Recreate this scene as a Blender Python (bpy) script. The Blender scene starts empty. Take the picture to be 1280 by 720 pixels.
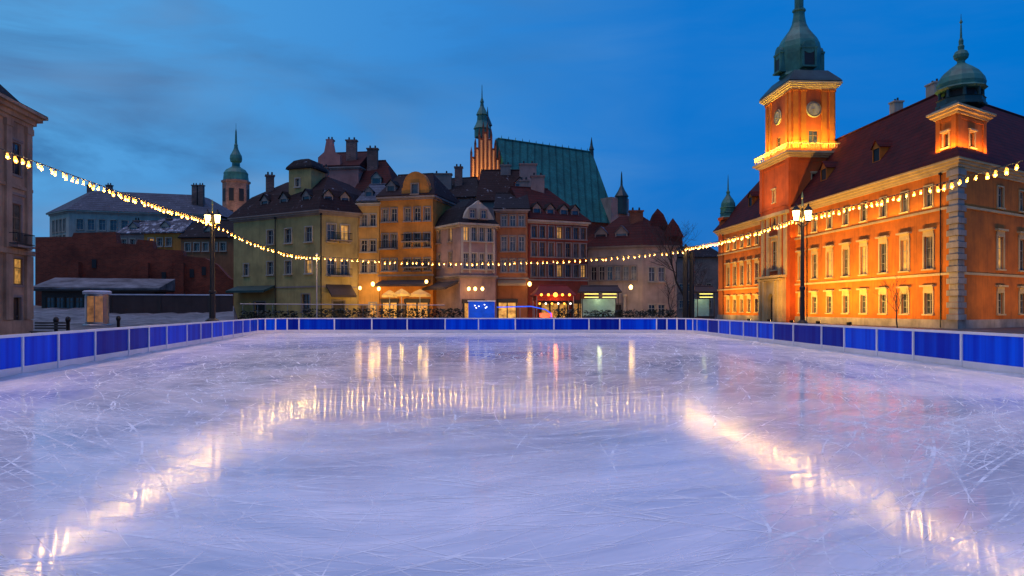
import bpy, math, random
from mathutils import Vector, Matrix
random.seed(7)
sc = bpy.context.scene
COL = sc.collection
R = math.radians
F, CXP, HYP, CAMH = 914.0, 640.0, 386.0, 2.0          # measured from the photo: focal length and horizon in pixels

def gx(px, Y): return (px - CXP) / F * Y
def gz(py, Y): return CAMH + (HYP - py) / F * Y
def at(px, Y): return (gx(px, Y), Y)

# ------------------------------------------------------------------ mesh helper
class MB:
    def __init__(s): s.v = []; s.f = []; s.m = []; s.i = 0
    def poly(s, pts):
        k = len(s.v); s.v += [tuple(p) for p in pts]; s.f.append(tuple(range(k, k + len(pts)))); s.m.append(s.i)
    def box(s, c, size, rz=0.0):
        x, y, z = size[0] / 2, size[1] / 2, size[2] / 2
        cr, sr = math.cos(rz), math.sin(rz)
        P = []
        for dz in (-z, z):
            for dx, dy in ((-x, -y), (x, -y), (x, y), (-x, y)):
                P.append((c[0] + dx * cr - dy * sr, c[1] + dx * sr + dy * cr, c[2] + dz))
        k = len(s.v); s.v += P
        for f in ((3, 2, 1, 0), (4, 5, 6, 7), (0, 1, 5, 4), (1, 2, 6, 5), (2, 3, 7, 6), (3, 0, 4, 7)):
            s.f.append(tuple(k + q for q in f)); s.m.append(s.i)
    def bar(s, a, b, w, h):
        """box of section w x h lying along a horizontal line from a to b (a, b at mid-section)"""
        a, b = Vector(a), Vector(b); d = b - a
        L = d.length; u = d.normalized(); sdv = Vector((-u.y, u.x, 0)).normalized(); up = u.cross(sdv)
        k = len(s.v)
        for p in (a, b):
            for q, t in ((-1, -1), (1, -1), (1, 1), (-1, 1)):
                s.v.append(tuple(p + sdv * q * w / 2 + up * t * h / 2))
        for f in ((0, 1, 2, 3), (7, 6, 5, 4), (0, 4, 5, 1), (1, 5, 6, 2), (2, 6, 7, 3), (3, 7, 4, 0)):
            s.f.append(tuple(k + q for q in f)); s.m.append(s.i)
    def tube(s, a, b, r0, r1, n=8, cap=True):
        a, b = Vector(a), Vector(b); d = (b - a).normalized()
        x = d.orthogonal().normalized(); y = d.cross(x)
        k = len(s.v)
        for p, r in ((a, r0), (b, r1)):
            for j in range(n):
                t = 2 * math.pi * j / n
                s.v.append(tuple(p + (x * math.cos(t) + y * math.sin(t)) * r))
        for j in range(n):
            s.f.append((k + j, k + (j + 1) % n, k + n + (j + 1) % n, k + n + j)); s.m.append(s.i)
        if cap:
            s.f.append(tuple(k + n - 1 - j for j in range(n))); s.m.append(s.i)
            s.f.append(tuple(k + n + j for j in range(n))); s.m.append(s.i)
    def lathe(s, c, prof, n=16, rot=0.0):
        k = len(s.v)
        for r, z in prof:
            for j in range(n):
                t = rot + 2 * math.pi * j / n
                s.v.append((c[0] + r * math.cos(t), c[1] + r * math.sin(t), c[2] + z))
        for q in range(len(prof) - 1):
            for j in range(n):
                s.f.append((k + q * n + j, k + q * n + (j + 1) % n, k + (q + 1) * n + (j + 1) % n, k + (q + 1) * n + j)); s.m.append(s.i)
        s.f.append(tuple(k + n - 1 - j for j in range(n))); s.m.append(s.i)
        s.f.append(tuple(k + (len(prof) - 1) * n + j for j in range(n))); s.m.append(s.i)
    def prism(s, poly, z0, z1, bottom=True):
        n = len(poly)
        for i in range(n):
            a, b = poly[i], poly[(i + 1) % n]
            s.poly([(a[0], a[1], z0), (b[0], b[1], z0), (b[0], b[1], z1), (a[0], a[1], z1)])
        s.poly([(p[0], p[1], z1) for p in poly])
        if bottom: s.poly([(p[0], p[1], z0) for p in reversed(poly)])
    def slab(s, P, Q, outline, thick):
        """upright slab: outline [(s,z)] counter-clockwise seen from outside, on the line P-Q, thick metres going inward"""
        u = Vector((Q[0] - P[0], Q[1] - P[1], 0)).normalized(); inn = Vector((-u.y, u.x, 0))
        def w(q, o): p = Vector((P[0], P[1], 0)) + u * q[0] + inn * o; return (p.x, p.y, q[1])
        s.poly([w(q, 0) for q in outline])
        s.poly([w(q, thick) for q in reversed(outline)])
        n = len(outline)
        for i in range(n):
            a, b = outline[i], outline[(i + 1) % n]
            s.poly([w(a, 0), w(a, thick), w(b, thick), w(b, 0)])
    def sphere(s, c, r, n=12, m=8, sz=1.0):
        prof = [(max(1e-4, r * math.sin(math.pi * i / m)), -r * sz * math.cos(math.pi * i / m)) for i in range(m + 1)]
        s.lathe(c, prof, n)
    def mesh(s, name, mats, off=(0, 0, 0), smooth=False):
        me = bpy.data.meshes.new(name)
        me.from_pydata([(x - off[0], y - off[1], z - off[2]) for x, y, z in s.v], [], s.f)
        for m in (mats if isinstance(mats, (list, tuple)) else [mats]): me.materials.append(m)
        for p, i in zip(me.polygons, s.m): p.material_index = i
        if smooth:
            for p in me.polygons: p.use_smooth = True
        me.update()
        return me
    def build(s, name, mats, parent=None, smooth=False, loc=None):
        off = BASE.get(parent.name, (0, 0, 0)) if parent else (loc or (0, 0, 0))
        o = bpy.data.objects.new(name, s.mesh(name, mats, off, smooth)); COL.objects.link(o)
        if parent: o.parent = parent; BASE[o.name] = off
        else: o.location = off; BASE[o.name] = off
        return o
BASE = {}

def tag(o, label=None, cat=None, group=None, kind=None):
    if label: o['label'] = label
    if cat: o['category'] = cat
    if group: o['group'] = group
    if kind: o['kind'] = kind
    return o
def thing(name, label, cat, loc=(0, 0, 0), group=None):
    o = bpy.data.objects.new(name, None); COL.objects.link(o)
    o.location = loc; o.empty_display_size = 0.5; BASE[o.name] = tuple(loc)
    return tag(o, label, cat, group)
def copy_tree(o, parent=None):
    c = o.copy(); COL.objects.link(c)
    if parent: c.parent = parent
    for ch in list(o.children): copy_tree(ch, c)
    return c

# ------------------------------------------------------------------ materials
def mat_new(name):
    m = bpy.data.materials.new(name); m.use_nodes = True
    nt = m.node_tree; b = nt.nodes['Principled BSDF']
    return m, nt, b
def N(nt, t, **kw):
    n = nt.nodes.new(t)
    for k, v in kw.items(): setattr(n, k, v)
    return n
def coords(nt, scale=(1, 1, 1), rot=(0, 0, 0)):
    tc = N(nt, 'ShaderNodeNewGeometry'); mp = N(nt, 'ShaderNodeMapping')
    mp.inputs['Scale'].default_value = scale; mp.inputs['Rotation'].default_value = rot
    nt.links.new(tc.outputs['Position'], mp.inputs['Vector'])
    return mp.outputs['Vector']
def noise(nt, vec, scale, detail=4, rough=0.55, dist=0.0):
    n = N(nt, 'ShaderNodeTexNoise'); n.inputs['Scale'].default_value = scale; n.inputs['Detail'].default_value = detail
    n.inputs['Roughness'].default_value = rough; n.inputs['Distortion'].default_value = dist
    nt.links.new(vec, n.inputs['Vector']); return n.outputs['Fac']
def ramp(nt, fac, a, b, ca=(0, 0, 0, 1), cb=(1, 1, 1, 1)):
    r = N(nt, 'ShaderNodeValToRGB'); e = r.color_ramp.elements
    e[0].position, e[1].position = a, b; e[0].color, e[1].color = ca, cb
    nt.links.new(fac, r.inputs['Fac']); return r.outputs['Color']
def mix(nt, fac, a, b, mode='MIX'):
    m = N(nt, 'ShaderNodeMix', data_type='RGBA', blend_type=mode)
    for sock, val in ((m.inputs[0], fac), (m.inputs[6], a), (m.inputs[7], b)):
        if hasattr(val, 'links'): nt.links.new(val, sock)
        elif isinstance(val, (int, float)): sock.default_value = val
        else: sock.default_value = (*val[:3], 1)
    return m.outputs[2]
def math_(nt, op, a, b=0.0):
    m = N(nt, 'ShaderNodeMath', operation=op)
    for sock, val in ((m.inputs[0], a), (m.inputs[1], b)):
        if hasattr(val, 'links'): nt.links.new(val, sock)
        else: sock.default_value = val
    return m.outputs[0]
def bump(nt, b, h, strength=0.3, dist=0.02):
    n = N(nt, 'ShaderNodeBump'); n.inputs['Strength'].default_value = strength; n.inputs['Distance'].default_value = dist
    nt.links.new(h, n.inputs['Height']); nt.links.new(n.outputs['Normal'], b.inputs['Normal'])

def weathered(name, col, var=0.35, rough=0.85, streak=0.25, bstr=0.25, scale=0.5):
    """plaster, paint or stone: blotches, rain streaks running down, fine grain"""
    m, nt, b = mat_new(name)
    n1 = noise(nt, coords(nt), scale, 5, 0.6)
    n2 = noise(nt, coords(nt, (2.2, 2.2, 0.18)), 1.0, 4, 0.6)
    dark = tuple(c * (1 - var) for c in col); light = tuple(min(1, c * (1 + var * 0.45)) for c in col)
    c1 = mix(nt, ramp(nt, n1, 0.3, 0.72), dark, light)
    c2 = mix(nt, ramp(nt, n2, 0.52, 0.75), (1, 1, 1), tuple(1 - streak for _ in range(3)))
    nt.links.new(mix(nt, 1.0, c1, c2, 'MULTIPLY'), b.inputs['Base Color'])
    b.inputs['Roughness'].default_value = rough
    bump(nt, b, noise(nt, coords(nt), 9, 4), bstr, 0.03)
    return m
def tiles(name, col, var=0.45, course=0.42, snow=0.0, rough=0.75, seam='Z'):
    m, nt, b = mat_new(name)
    n1 = noise(nt, coords(nt), 0.45, 5, 0.65); n3 = noise(nt, coords(nt, (3.2, 3.2, 3.2)), 1.3, 2, 0.5)
    w = N(nt, 'ShaderNodeTexWave', wave_type='BANDS', bands_direction=seam, wave_profile='SAW')
    w.inputs['Scale'].default_value = 0.314 / course; w.inputs['Distortion'].default_value = 0.6; w.inputs['Detail'].default_value = 1
    nt.links.new(coords(nt), w.inputs['Vector'])
    c = mix(nt, ramp(nt, n1, 0.3, 0.7), tuple(x * (1 - var) for x in col), tuple(x * (1 + var * .5) for x in col))
    c = mix(nt, ramp(nt, n3, 0.35, 0.7), c, mix(nt, 0.5, c, (0.03, 0.03, 0.035)))
    c = mix(nt, 1.0, c, ramp(nt, w.outputs['Fac'], 0.0, 0.35, (0.42, 0.42, 0.42, 1)), 'MULTIPLY')
    if snow:
        ns = noise(nt, coords(nt, (1, 1, .55)), 1.1, 8, 0.78)
        c = mix(nt, ramp(nt, ns, 0.62 - snow * .3, 0.72 - snow * .3), c, (0.5, 0.53, 0.58))
    nt.links.new(c, b.inputs['Base Color']); b.inputs['Roughness'].default_value = rough; b.inputs['Specular IOR Level'].default_value = .15
    bump(nt, b, w.outputs['Fac'], 0.8, 0.08)
    return m
def brickmat(name, col, mortar):
    m, nt, b = mat_new(name)
    br = N(nt, 'ShaderNodeTexBrick'); br.inputs['Scale'].default_value = 1.0
    br.inputs['Brick Width'].default_value = 0.5; br.inputs['Row Height'].default_value = 0.17; br.inputs['Mortar Size'].default_value = 0.015
    tc = N(nt, 'ShaderNodeNewGeometry'); sp = N(nt, 'ShaderNodeSeparateXYZ'); cb = N(nt, 'ShaderNodeCombineXYZ')
    nt.links.new(tc.outputs['Position'], sp.inputs[0])
    nt.links.new(math_(nt, 'ADD', sp.outputs['X'], sp.outputs['Y']), cb.inputs['X']); nt.links.new(sp.outputs['Z'], cb.inputs['Y'])
    nt.links.new(cb.outputs[0], br.inputs['Vector'])
    br.inputs['Color1'].default_value = (*col, 1); br.inputs['Color2'].default_value = (*[c * .6 for c in col], 1); br.inputs['Mortar'].default_value = (*mortar, 1)
    c = mix(nt, ramp(nt, noise(nt, coords(nt), .3, 6, .65), .35, .7), br.outputs['Color'], mix(nt, 1.0, br.outputs['Color'], (.4, .38, .38), 'MULTIPLY'))
    nt.links.new(c, b.inputs['Base Color']); b.inputs['Roughness'].default_value = .9
    bump(nt, b, br.outputs['Fac'], -.3, .02)
    return m
def plain(name, col, rough=0.5, metal=0.0, var=0.2, coat=0.0):
    m, nt, b = mat_new(name)
    c = mix(nt, ramp(nt, noise(nt, coords(nt), 1.7, 4, .6), .3, .7), tuple(x * (1 - var) for x in col), col)
    nt.links.new(c, b.inputs['Base Color'])
    b.inputs['Roughness'].default_value = rough; b.inputs['Metallic'].default_value = metal; b.inputs['Coat Weight'].default_value = coat
    return m
def emit(name, col, s, var=0.0, scale=1.5):
    m, nt, b = mat_new(name)
    b.inputs['Base Color'].default_value = (*[c * .6 for c in col], 1); b.inputs['Roughness'].default_value = .4
    if var:
        n = noise(nt, coords(nt), scale, 3, .6)
        c = mix(nt, ramp(nt, n, .35, .65), tuple(x * (1 - var) for x in col), col)
        nt.links.new(c, b.inputs['Emission Color'])
    else: b.inputs['Emission Color'].default_value = (*col, 1)
    b.inputs['Emission Strength'].default_value = s
    return m
def glass(name, col, rough=0.06):
    m, nt, b = mat_new(name)
    n = noise(nt, coords(nt), .8, 3, .6)
    nt.links.new(mix(nt, ramp(nt, n, .35, .65), tuple(x * .4 for x in col), tuple(x * 1.8 for x in col)), b.inputs['Base Color'])
    b.inputs['Roughness'].default_value = rough; b.inputs['Specular IOR Level'].default_value = .8
    bump(nt, b, noise(nt, coords(nt), 1.1, 2), .15, .05)
    return m

M = {}
M['orange'] = weathered('castle_orange_plaster', (0.60, 0.150, 0.008), .42, .85, .32, .15, .35)
M['orange_dark'] = weathered('dim_orange_plaster', (0.56, 0.095, 0.012), .25)  # same orange plaster, reddened and darkened where the floodlight is weaker
M['castle_trim'] = weathered('castle_sandstone', (0.58, 0.42, 0.22), .25, .8, .2)
M['quoin'] = weathered('grey_limestone', (0.36, 0.30, 0.26), .45, .85, .3)
M['castle_roof'] = tiles('castle_red_tiles', (0.105, 0.009, 0.006), .5, .55)
M['copper'] = weathered('green_copper', (0.05, 0.20, 0.15), .5, .55, .35)
M['copper_mid'] = weathered('aged_copper', (0.04, 0.165, 0.13), .5, .5, .4)
M['copper_roof'] = tiles('teal_copper_sheet', (0.026, 0.20, 0.17), .4, 1.5, 0, .55, 'X')
M['copper_dark'] = weathered('dark_copper', (0.02, 0.055, 0.05), .5, .5, .35)
M['dark_open'] = plain('dark_opening', (0.012, 0.011, 0.012), .6)
M['red_tiles'] = tiles('old_red_tiles', (0.085, 0.013, 0.009), .5)
M['brown_tiles'] = tiles('brown_tiles', (0.036, 0.013, 0.011), .5, snow=.03)
M['dark_tiles'] = tiles('dark_tiles', (0.018, 0.012, 0.013), .5, snow=.05)
M['slate'] = tiles('grey_slate', (0.115, 0.13, 0.16), .35, .5, snow=.06)
M['snowy'] = tiles('snow_dusted_slate', (0.10, 0.10, 0.12), .4, .5, snow=.35)
M['green_house'] = weathered('olive_plaster', (0.41, 0.295, 0.105), .35)
M['yellow_house'] = weathered('yellow_plaster', (0.62, 0.31, 0.07), .3)
M['amber_house'] = weathered('amber_plaster', (0.58, 0.21, 0.03), .4)
M['pink_house'] = weathered('pink_grey_plaster', (0.36, 0.22, 0.18), .35)
M['brown_house'] = weathered('brown_plaster', (0.36, 0.13, 0.05), .35)
M['red_house'] = weathered('dark_red_plaster', (0.27, 0.045, 0.022), .4)
M['pale_house'] = weathered('pale_plaster', (0.38, 0.28, 0.22), .35)
M['rose_house'] = weathered('rose_plaster', (0.50, 0.19, 0.15), .3)
M['stone_house'] = weathered('brown_stone_front', (0.42, 0.275, 0.18), .5, .85, .4, .3)
M['cream'] = weathered('cream_plaster', (0.42, 0.38, 0.31), .3)
M['trim'] = weathered('pale_trim', (0.44, 0.36, 0.27), .3)
M['trim_dark'] = weathered('dull_trim', (0.26, 0.20, 0.17), .35)
M['white_wood'] = plain('white_window_wood', (0.40, 0.36, 0.30), .5)
M['brown_wood'] = plain('brown_window_wood', (0.16, 0.09, 0.05), .55)
M['brick'] = brickmat('city_wall_brick', (0.34, 0.052, 0.018), (0.24, 0.10, 0.06))
M['gothic'] = brickmat('gothic_brick', (0.24, 0.07, 0.03), (0.18, 0.11, 0.08))
M['pink_brick'] = brickmat('pink_brick', (0.42, 0.20, 0.14), (0.35, 0.25, 0.2))
M['niche'] = weathered('lit_niche_plaster', (0.80, 0.50, 0.24), .12)  # plaster lightened so the strips carry their floodlit brightness in the colour
M['iron'] = plain('black_iron', (0.018, 0.018, 0.02), .45, .6)
M['steel'] = plain('galvanised_steel', (0.34, 0.34, 0.36), .4, .8)
M['chimney'] = brickmat('chimney_brick', (0.30, 0.15, 0.11), (0.3, 0.25, 0.22))
M['dark_wood'] = plain('dark_wood', (0.035, 0.025, 0.02), .6)
M['snow'] = weathered('snow', (0.60, 0.62, 0.68), .35, .9, .1, .6, .6)
M['slush'] = weathered('trodden_slush', (0.17, 0.172, 0.185), .8, .8, .2, .8, .5)
M['hedge'] = plain('dark_evergreen', (0.02, 0.032, 0.02), .8, 0, .5)
M['bark'] = weathered('bark', (0.05, 0.038, 0.03), .4)
M['glass'] = glass('dark_window_glass', (0.035, 0.04, 0.05))
M['glass_curtain'] = glass('curtained_window_glass', (0.11, 0.095, 0.08), .12)
M['glass_warm'] = emit('warm_glow_pane', (1.0, 0.50, 0.12), 0.7, .8, 1.6)  # glow of lit rooms, and of warm reflections in the castle panes
M['glass_shop'] = emit('lit_shop_window', (1.0, 0.50, 0.10), 1.0, .9, 2.2)
M['glass_gold'] = emit('golden_lit_window', (1.0, 0.50, 0.10), .6, .92, 2.6)
M['core'] = emit('hot_filament', (1.0, 0.70, 0.30), 14)
M['core'].cycles.emission_sampling = 'NONE'
def halo_glass():
    m, nt, b = mat_new('amber_halo_glass')  # bulb shell glows amber to stand in for the halo round it
    m.cycles.emission_sampling = 'NONE'; b.inputs['Base Color'].default_value = (.5, .25, .06, 1); b.inputs['Emission Color'].default_value = (1, .40, .06, 1); b.inputs['Emission Strength'].default_value = 1.5; b.inputs['Roughness'].default_value = .4
    out = nt.nodes['Material Output']; tr = N(nt, 'ShaderNodeBsdfTransparent'); mx = N(nt, 'ShaderNodeMixShader'); mx.inputs[0].default_value = .34
    tr.inputs[0].default_value = (1, .93, .8, 1)
    nt.links.new(tr.outputs[0], mx.inputs[1]); nt.links.new(b.outputs[0], mx.inputs[2]); nt.links.new(mx.outputs[0], out.inputs['Surface']); return m
M['bulb'] = halo_glass()
M['lantern'] = emit('lantern_glass', (1.0, 0.58, 0.16), 24)
M['lantern_soft'] = emit('soft_lantern_glass', (1.0, 0.58, 0.15), 8)
M['red_glow'] = emit('red_neon', (1.0, 0.05, 0.02), 2.5)
M['orange_glow'] = emit('orange_lamp', (1.0, 0.30, 0.03), 6)
M['white_glow'] = emit('white_strip', (0.95, 0.9, 0.70), 3)
M['yellow_glow'] = emit('yellow_strip', (1.0, 0.85, 0.18), 2.0)
M['stall_goods_glow'] = emit('lit_stall_goods', (0.35, 0.55, 0.55), .12, .95, 3.2)  # goods given a faint glow in place of lamplight on them
M['blue_glow'] = emit('blue_light_box', (0.004, 0.085, 0.75), .55, .6, 1.2)
M['blue_line'] = emit('blue_light_tube', (0.01, 0.12, 1.0), .9)
M['poster'] = emit('backlit_poster', (1.0, 0.42, 0.14), .22, .9, 1.6)
M['white_paint'] = plain('white_barrier_paint', (0.80, 0.76, 0.80), .35, 0, .12)
M['parasol'] = weathered('cream_canvas', (0.62, 0.50, 0.28), .2, .9)
def canvas_glow(m):
    nt = m.node_tree; b = nt.nodes['Principled BSDF']; out = nt.nodes['Material Output']; t = N(nt, 'ShaderNodeBsdfTranslucent'); t.inputs[0].default_value = (.75, .55, .22, 1); mx = N(nt, 'ShaderNodeMixShader'); mx.inputs[0].default_value = .55
    nt.links.new(b.outputs[0], mx.inputs[1]); nt.links.new(t.outputs[0], mx.inputs[2]); nt.links.new(mx.outputs[0], out.inputs['Surface'])
canvas_glow(M['parasol'])
M['red_canvas'] = weathered('red_canvas', (0.22, 0.022, 0.016), .3, .9)
M['dark_canvas'] = weathered('dark_canvas', (0.06, 0.04, 0.035), .3, .9)
M['white_canvas'] = weathered('white_canvas', (0.65, 0.65, 0.66), .2, .9)
M['clock'] = plain('clock_face', (0.42, 0.36, 0.24), .5)
M['gold'] = plain('gilt_metal', (0.75, 0.5, 0.15), .35, .9)

def blue_panel(name, col):
    m, nt, b = mat_new(name)
    n = noise(nt, coords(nt, (1.6, 1.6, 0.04)), 1.1, 3, .6)  # lighter upright streaks put reflections into the panel colour
    nt.links.new(mix(nt, ramp(nt, n, .4, .68), col, (col[0] * 1.3, min(1, col[1] * 2.6 + .01), min(1, col[2] * 1.5))), b.inputs['Base Color'])
    b.inputs['Roughness'].default_value = .4; b.inputs['Specular IOR Level'].default_value = .05
    return m
M['blue_a'] = blue_panel('royal_blue_panel', (0.000, 0.040, 0.62))
M['blue_b'] = blue_panel('deep_blue_panel', (0.000, 0.024, 0.46))
M['blue_c'] = blue_panel('violet_blue_panel', (0.002, 0.012, 0.27))

def ice_mat():
    m, nt, b = mat_new('skated_ice')
    g = N(nt, 'ShaderNodeNewGeometry'); sp = N(nt, 'ShaderNodeSeparateXYZ'); nt.links.new(g.outputs['Position'], sp.inputs[0])
    # skating oval: coordinates that run round the rink
    dx = math_(nt, 'ADD', sp.outputs['X'], 2.2); dy = math_(nt, 'MULTIPLY', math_(nt, 'SUBTRACT', sp.outputs['Y'], 30.0), .62)
    wob = math_(nt, 'MULTIPLY', noise(nt, coords(nt), .09, 2), 4.0)
    rad = math_(nt, 'ADD', math_(nt, 'SQRT', math_(nt, 'ADD', math_(nt, 'MULTIPLY', dx, dx), math_(nt, 'MULTIPLY', dy, dy))), wob)
    th = math_(nt, 'ARCTAN2', dy, dx)
    cb = N(nt, 'ShaderNodeCombineXYZ'); nt.links.new(math_(nt, 'MULTIPLY', th, 2.2), cb.inputs[0]); nt.links.new(math_(nt, 'MULTIPLY', rad, 1.1), cb.inputs[1])
    oval = noise(nt, cb.outputs[0], 1.15, 8, .66, .2)
    cb2 = N(nt, 'ShaderNodeCombineXYZ'); nt.links.new(math_(nt, 'MULTIPLY', th, 5.0), cb2.inputs[0]); nt.links.new(math_(nt, 'MULTIPLY', rad, 7.0), cb2.inputs[1])
    oval2 = noise(nt, cb2.outputs[0], 1.2, 5, .7, .15)
    big = noise(nt, coords(nt, (0.5, 0.8, 1)), 0.22, 6, .62, .8)
    fine = noise(nt, coords(nt, (0.7, 7.0, 1), (0, 0, R(-9))), 1.6, 5, .7, .3)
    fine2 = noise(nt, coords(nt, (7.0, 0.6, 1), (0, 0, R(24))), 1.4, 5, .7, .5)
    frost = math_(nt, 'ADD', math_(nt, 'MULTIPLY', big, .55), math_(nt, 'MULTIPLY', oval, .45))
    ff = ramp(nt, frost, .40, .60)
    c = mix(nt, ff, (0.46, 0.51, 0.62), (0.97, 0.91, 0.93))
    sc1 = ramp(nt, fine, .60, .76); sc2 = ramp(nt, fine2, .62, .76); sc3 = ramp(nt, oval2, .56, .72)
    c = mix(nt, math_(nt, 'MULTIPLY', sc3, .6), c, (0.96, 0.95, 1)); c = mix(nt, math_(nt, 'MULTIPLY', ramp(nt, oval2, .32, .46, (1, 1, 1, 1), (0, 0, 0, 1)), .30), c, (.36, .36, .48))
    c = mix(nt, math_(nt, 'MULTIPLY', sc1, .30), c, (0.95, 0.95, 1))
    c = mix(nt, math_(nt, 'MULTIPLY', sc2, .22), c, (0.95, 0.95, 1))
    nt.links.new(c, b.inputs['Base Color'])
    r = math_(nt, 'ADD', .080, math_(nt, 'MULTIPLY', ff, .025))
    b.inputs['Anisotropic'].default_value = .8; tg = N(nt, 'ShaderNodeCombineXYZ'); tg.inputs[1].default_value = 1.0; nt.links.new(tg.outputs[0], b.inputs['Tangent'])
    r = math_(nt, 'ADD', r, math_(nt, 'MULTIPLY', sc3, .02))
    nt.links.new(r, b.inputs['Roughness'])
    b.inputs['IOR'].default_value = 1.31; b.inputs['Specular IOR Level'].default_value = .5
    h = math_(nt, 'ADD', math_(nt, 'MULTIPLY', fine, .5), math_(nt, 'MULTIPLY', fine2, .4))
    bump(nt, b, h, .10, .0008)
    # shaved, matt ice where skates have worn the surface: towards the boards and in the frosty lanes
    edge = ramp(nt, math_(nt, 'MULTIPLY', rad, .05), .52, .86)
    k = math_(nt, 'ADD', math_(nt, 'ADD', .0, math_(nt, 'MULTIPLY', ff, .14)), math_(nt, 'ADD', math_(nt, 'MULTIPLY', edge, .26), math_(nt, 'MULTIPLY', sc3, .12)))
    df = N(nt, 'ShaderNodeBsdfDiffuse'); nt.links.new(c, df.inputs['Color']); mx = N(nt, 'ShaderNodeMixShader'); out = nt.nodes['Material Output']
    nt.links.new(k, mx.inputs[0]); nt.links.new(b.outputs[0], mx.inputs[1]); nt.links.new(df.outputs[0], mx.inputs[2]); nt.links.new(mx.outputs[0], out.inputs['Surface'])
    return m
M['ice'] = ice_mat()
def scratch_mat():
    m, nt, b = mat_new('skate_scratch')
    b.inputs['Base Color'].default_value = (.96, .96, .99, 1); b.inputs['Roughness'].default_value = .9; b.inputs['Specular IOR Level'].default_value = 0.0
    out = nt.nodes['Material Output']; tr = N(nt, 'ShaderNodeBsdfTransparent'); mx = N(nt, 'ShaderNodeMixShader')
    a = math_(nt, 'MULTIPLY', ramp(nt, noise(nt, coords(nt), 1.6, 4, .7), .34, .58), .92)
    nt.links.new(a, mx.inputs[0]); nt.links.new(tr.outputs[0], mx.inputs[1]); nt.links.new(b.outputs[0], mx.inputs[2])
    nt.links.new(mx.outputs[0], out.inputs['Surface'])
    return m
M['scratch'] = scratch_mat()
def cobble_mat():
    m, nt, b = mat_new('wet_cobbles')
    v = N(nt, 'ShaderNodeTexVoronoi', feature='DISTANCE_TO_EDGE'); v.inputs['Scale'].default_value = 5
    nt.links.new(coords(nt), v.inputs['Vector'])
    c = mix(nt, ramp(nt, noise(nt, coords(nt), .35, 5), .35, .7), (.035, .035, .038), (.085, .082, .08))
    c = mix(nt, ramp(nt, noise(nt, coords(nt), .11, 6, .7), .55, .68), c, (.4, .42, .46))
    nt.links.new(c, b.inputs['Base Color']); b.inputs['Roughness'].default_value = .5
    bump(nt, b, v.outputs['Distance'], .6, .03)
    return m
M['cobbles'] = cobble_mat()

# ------------------------------------------------------------------ architecture helpers
def offset(poly, d):
    """closed counter-clockwise polygon pushed outward by d (one value, or one per edge)"""
    n = len(poly); out = []
    D = d if isinstance(d, (list, tuple)) else [d] * n
    for i in range(n):
        p0, p1, p2 = Vector(poly[i - 1]), Vector(poly[i]), Vector(poly[(i + 1) % n])
        u1, u2 = (p1 - p0).normalized(), (p2 - p1).normalized()
        n1, n2 = Vector((u1.y, -u1.x)), Vector((u2.y, -u2.x))
        a, b = p1 + n1 * D[i - 1], p1 + n2 * D[i]
        cr = u1.x * u2.y - u1.y * u2.x
        if abs(cr) < 1e-4: out.append(tuple((a + b) / 2)); continue
        t = ((b - a).x * u2.y - (b - a).y * u2.x) / cr
        out.append(tuple(a + u1 * t))
    return out
def s_at(P, Q, px):
    """distance from P along P-Q of the point seen in pixel column px"""
    k = (px - CXP) / F; dx, dy = Q[0] - P[0], Q[1] - P[1]
    t = (k * P[1] - P[0]) / (dx - k * dy)
    return t * math.hypot(dx, dy)
def along(P, Q, s):
    L = math.hypot(Q[0] - P[0], Q[1] - P[1]); return (P[0] + (Q[0] - P[0]) * s / L, P[1] + (Q[1] - P[1]) * s / L)
def ang(P, Q): return math.atan2(Q[1] - P[1], Q[0] - P[0])

def wall_face(mb, P, Q, z0, z1, opens, depth=.3):
    L = math.hypot(Q[0] - P[0], Q[1] - P[1]); u = ((Q[0] - P[0]) / L, (Q[1] - P[1]) / L); inn = (-u[1], u[0])
    def w(s, z, o=0): return (P[0] + u[0] * s + inn[0] * o, P[1] + u[1] * s + inn[1] * o, z)
    ss = sorted({0, L} | {round(q, 4) for o in opens for q in (o[0] - o[2] / 2, o[0] + o[2] / 2)})
    zs = sorted({z0, z1} | {round(q, 4) for o in opens for q in (o[1], o[1] + o[3])})
    for i in range(len(ss) - 1):
        for j in range(len(zs) - 1):
            cs, cz = (ss[i] + ss[i + 1]) / 2, (zs[j] + zs[j + 1]) / 2
            if any(abs(cs - o[0]) < o[2] / 2 and o[1] < cz < o[1] + o[3] for o in opens): continue
            mb.poly([w(ss[i], zs[j]), w(ss[i + 1], zs[j]), w(ss[i + 1], zs[j + 1]), w(ss[i], zs[j + 1])])
    for s, zb, ww, hh in [o[:4] for o in opens]:
        a, b, t = s - ww / 2, s + ww / 2, zb + hh
        mb.poly([w(a, zb), w(a, zb, depth), w(a, t, depth), w(a, t)][::-1])
        mb.poly([w(b, zb), w(b, zb, depth), w(b, t, depth), w(b, t)])
        mb.poly([w(a, t), w(a, t, depth), w(b, t, depth), w(b, t)][::-1])
        mb.poly([w(a, zb), w(a, zb, depth), w(b, zb, depth), w(b, zb)])
CACHE = {}
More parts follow.
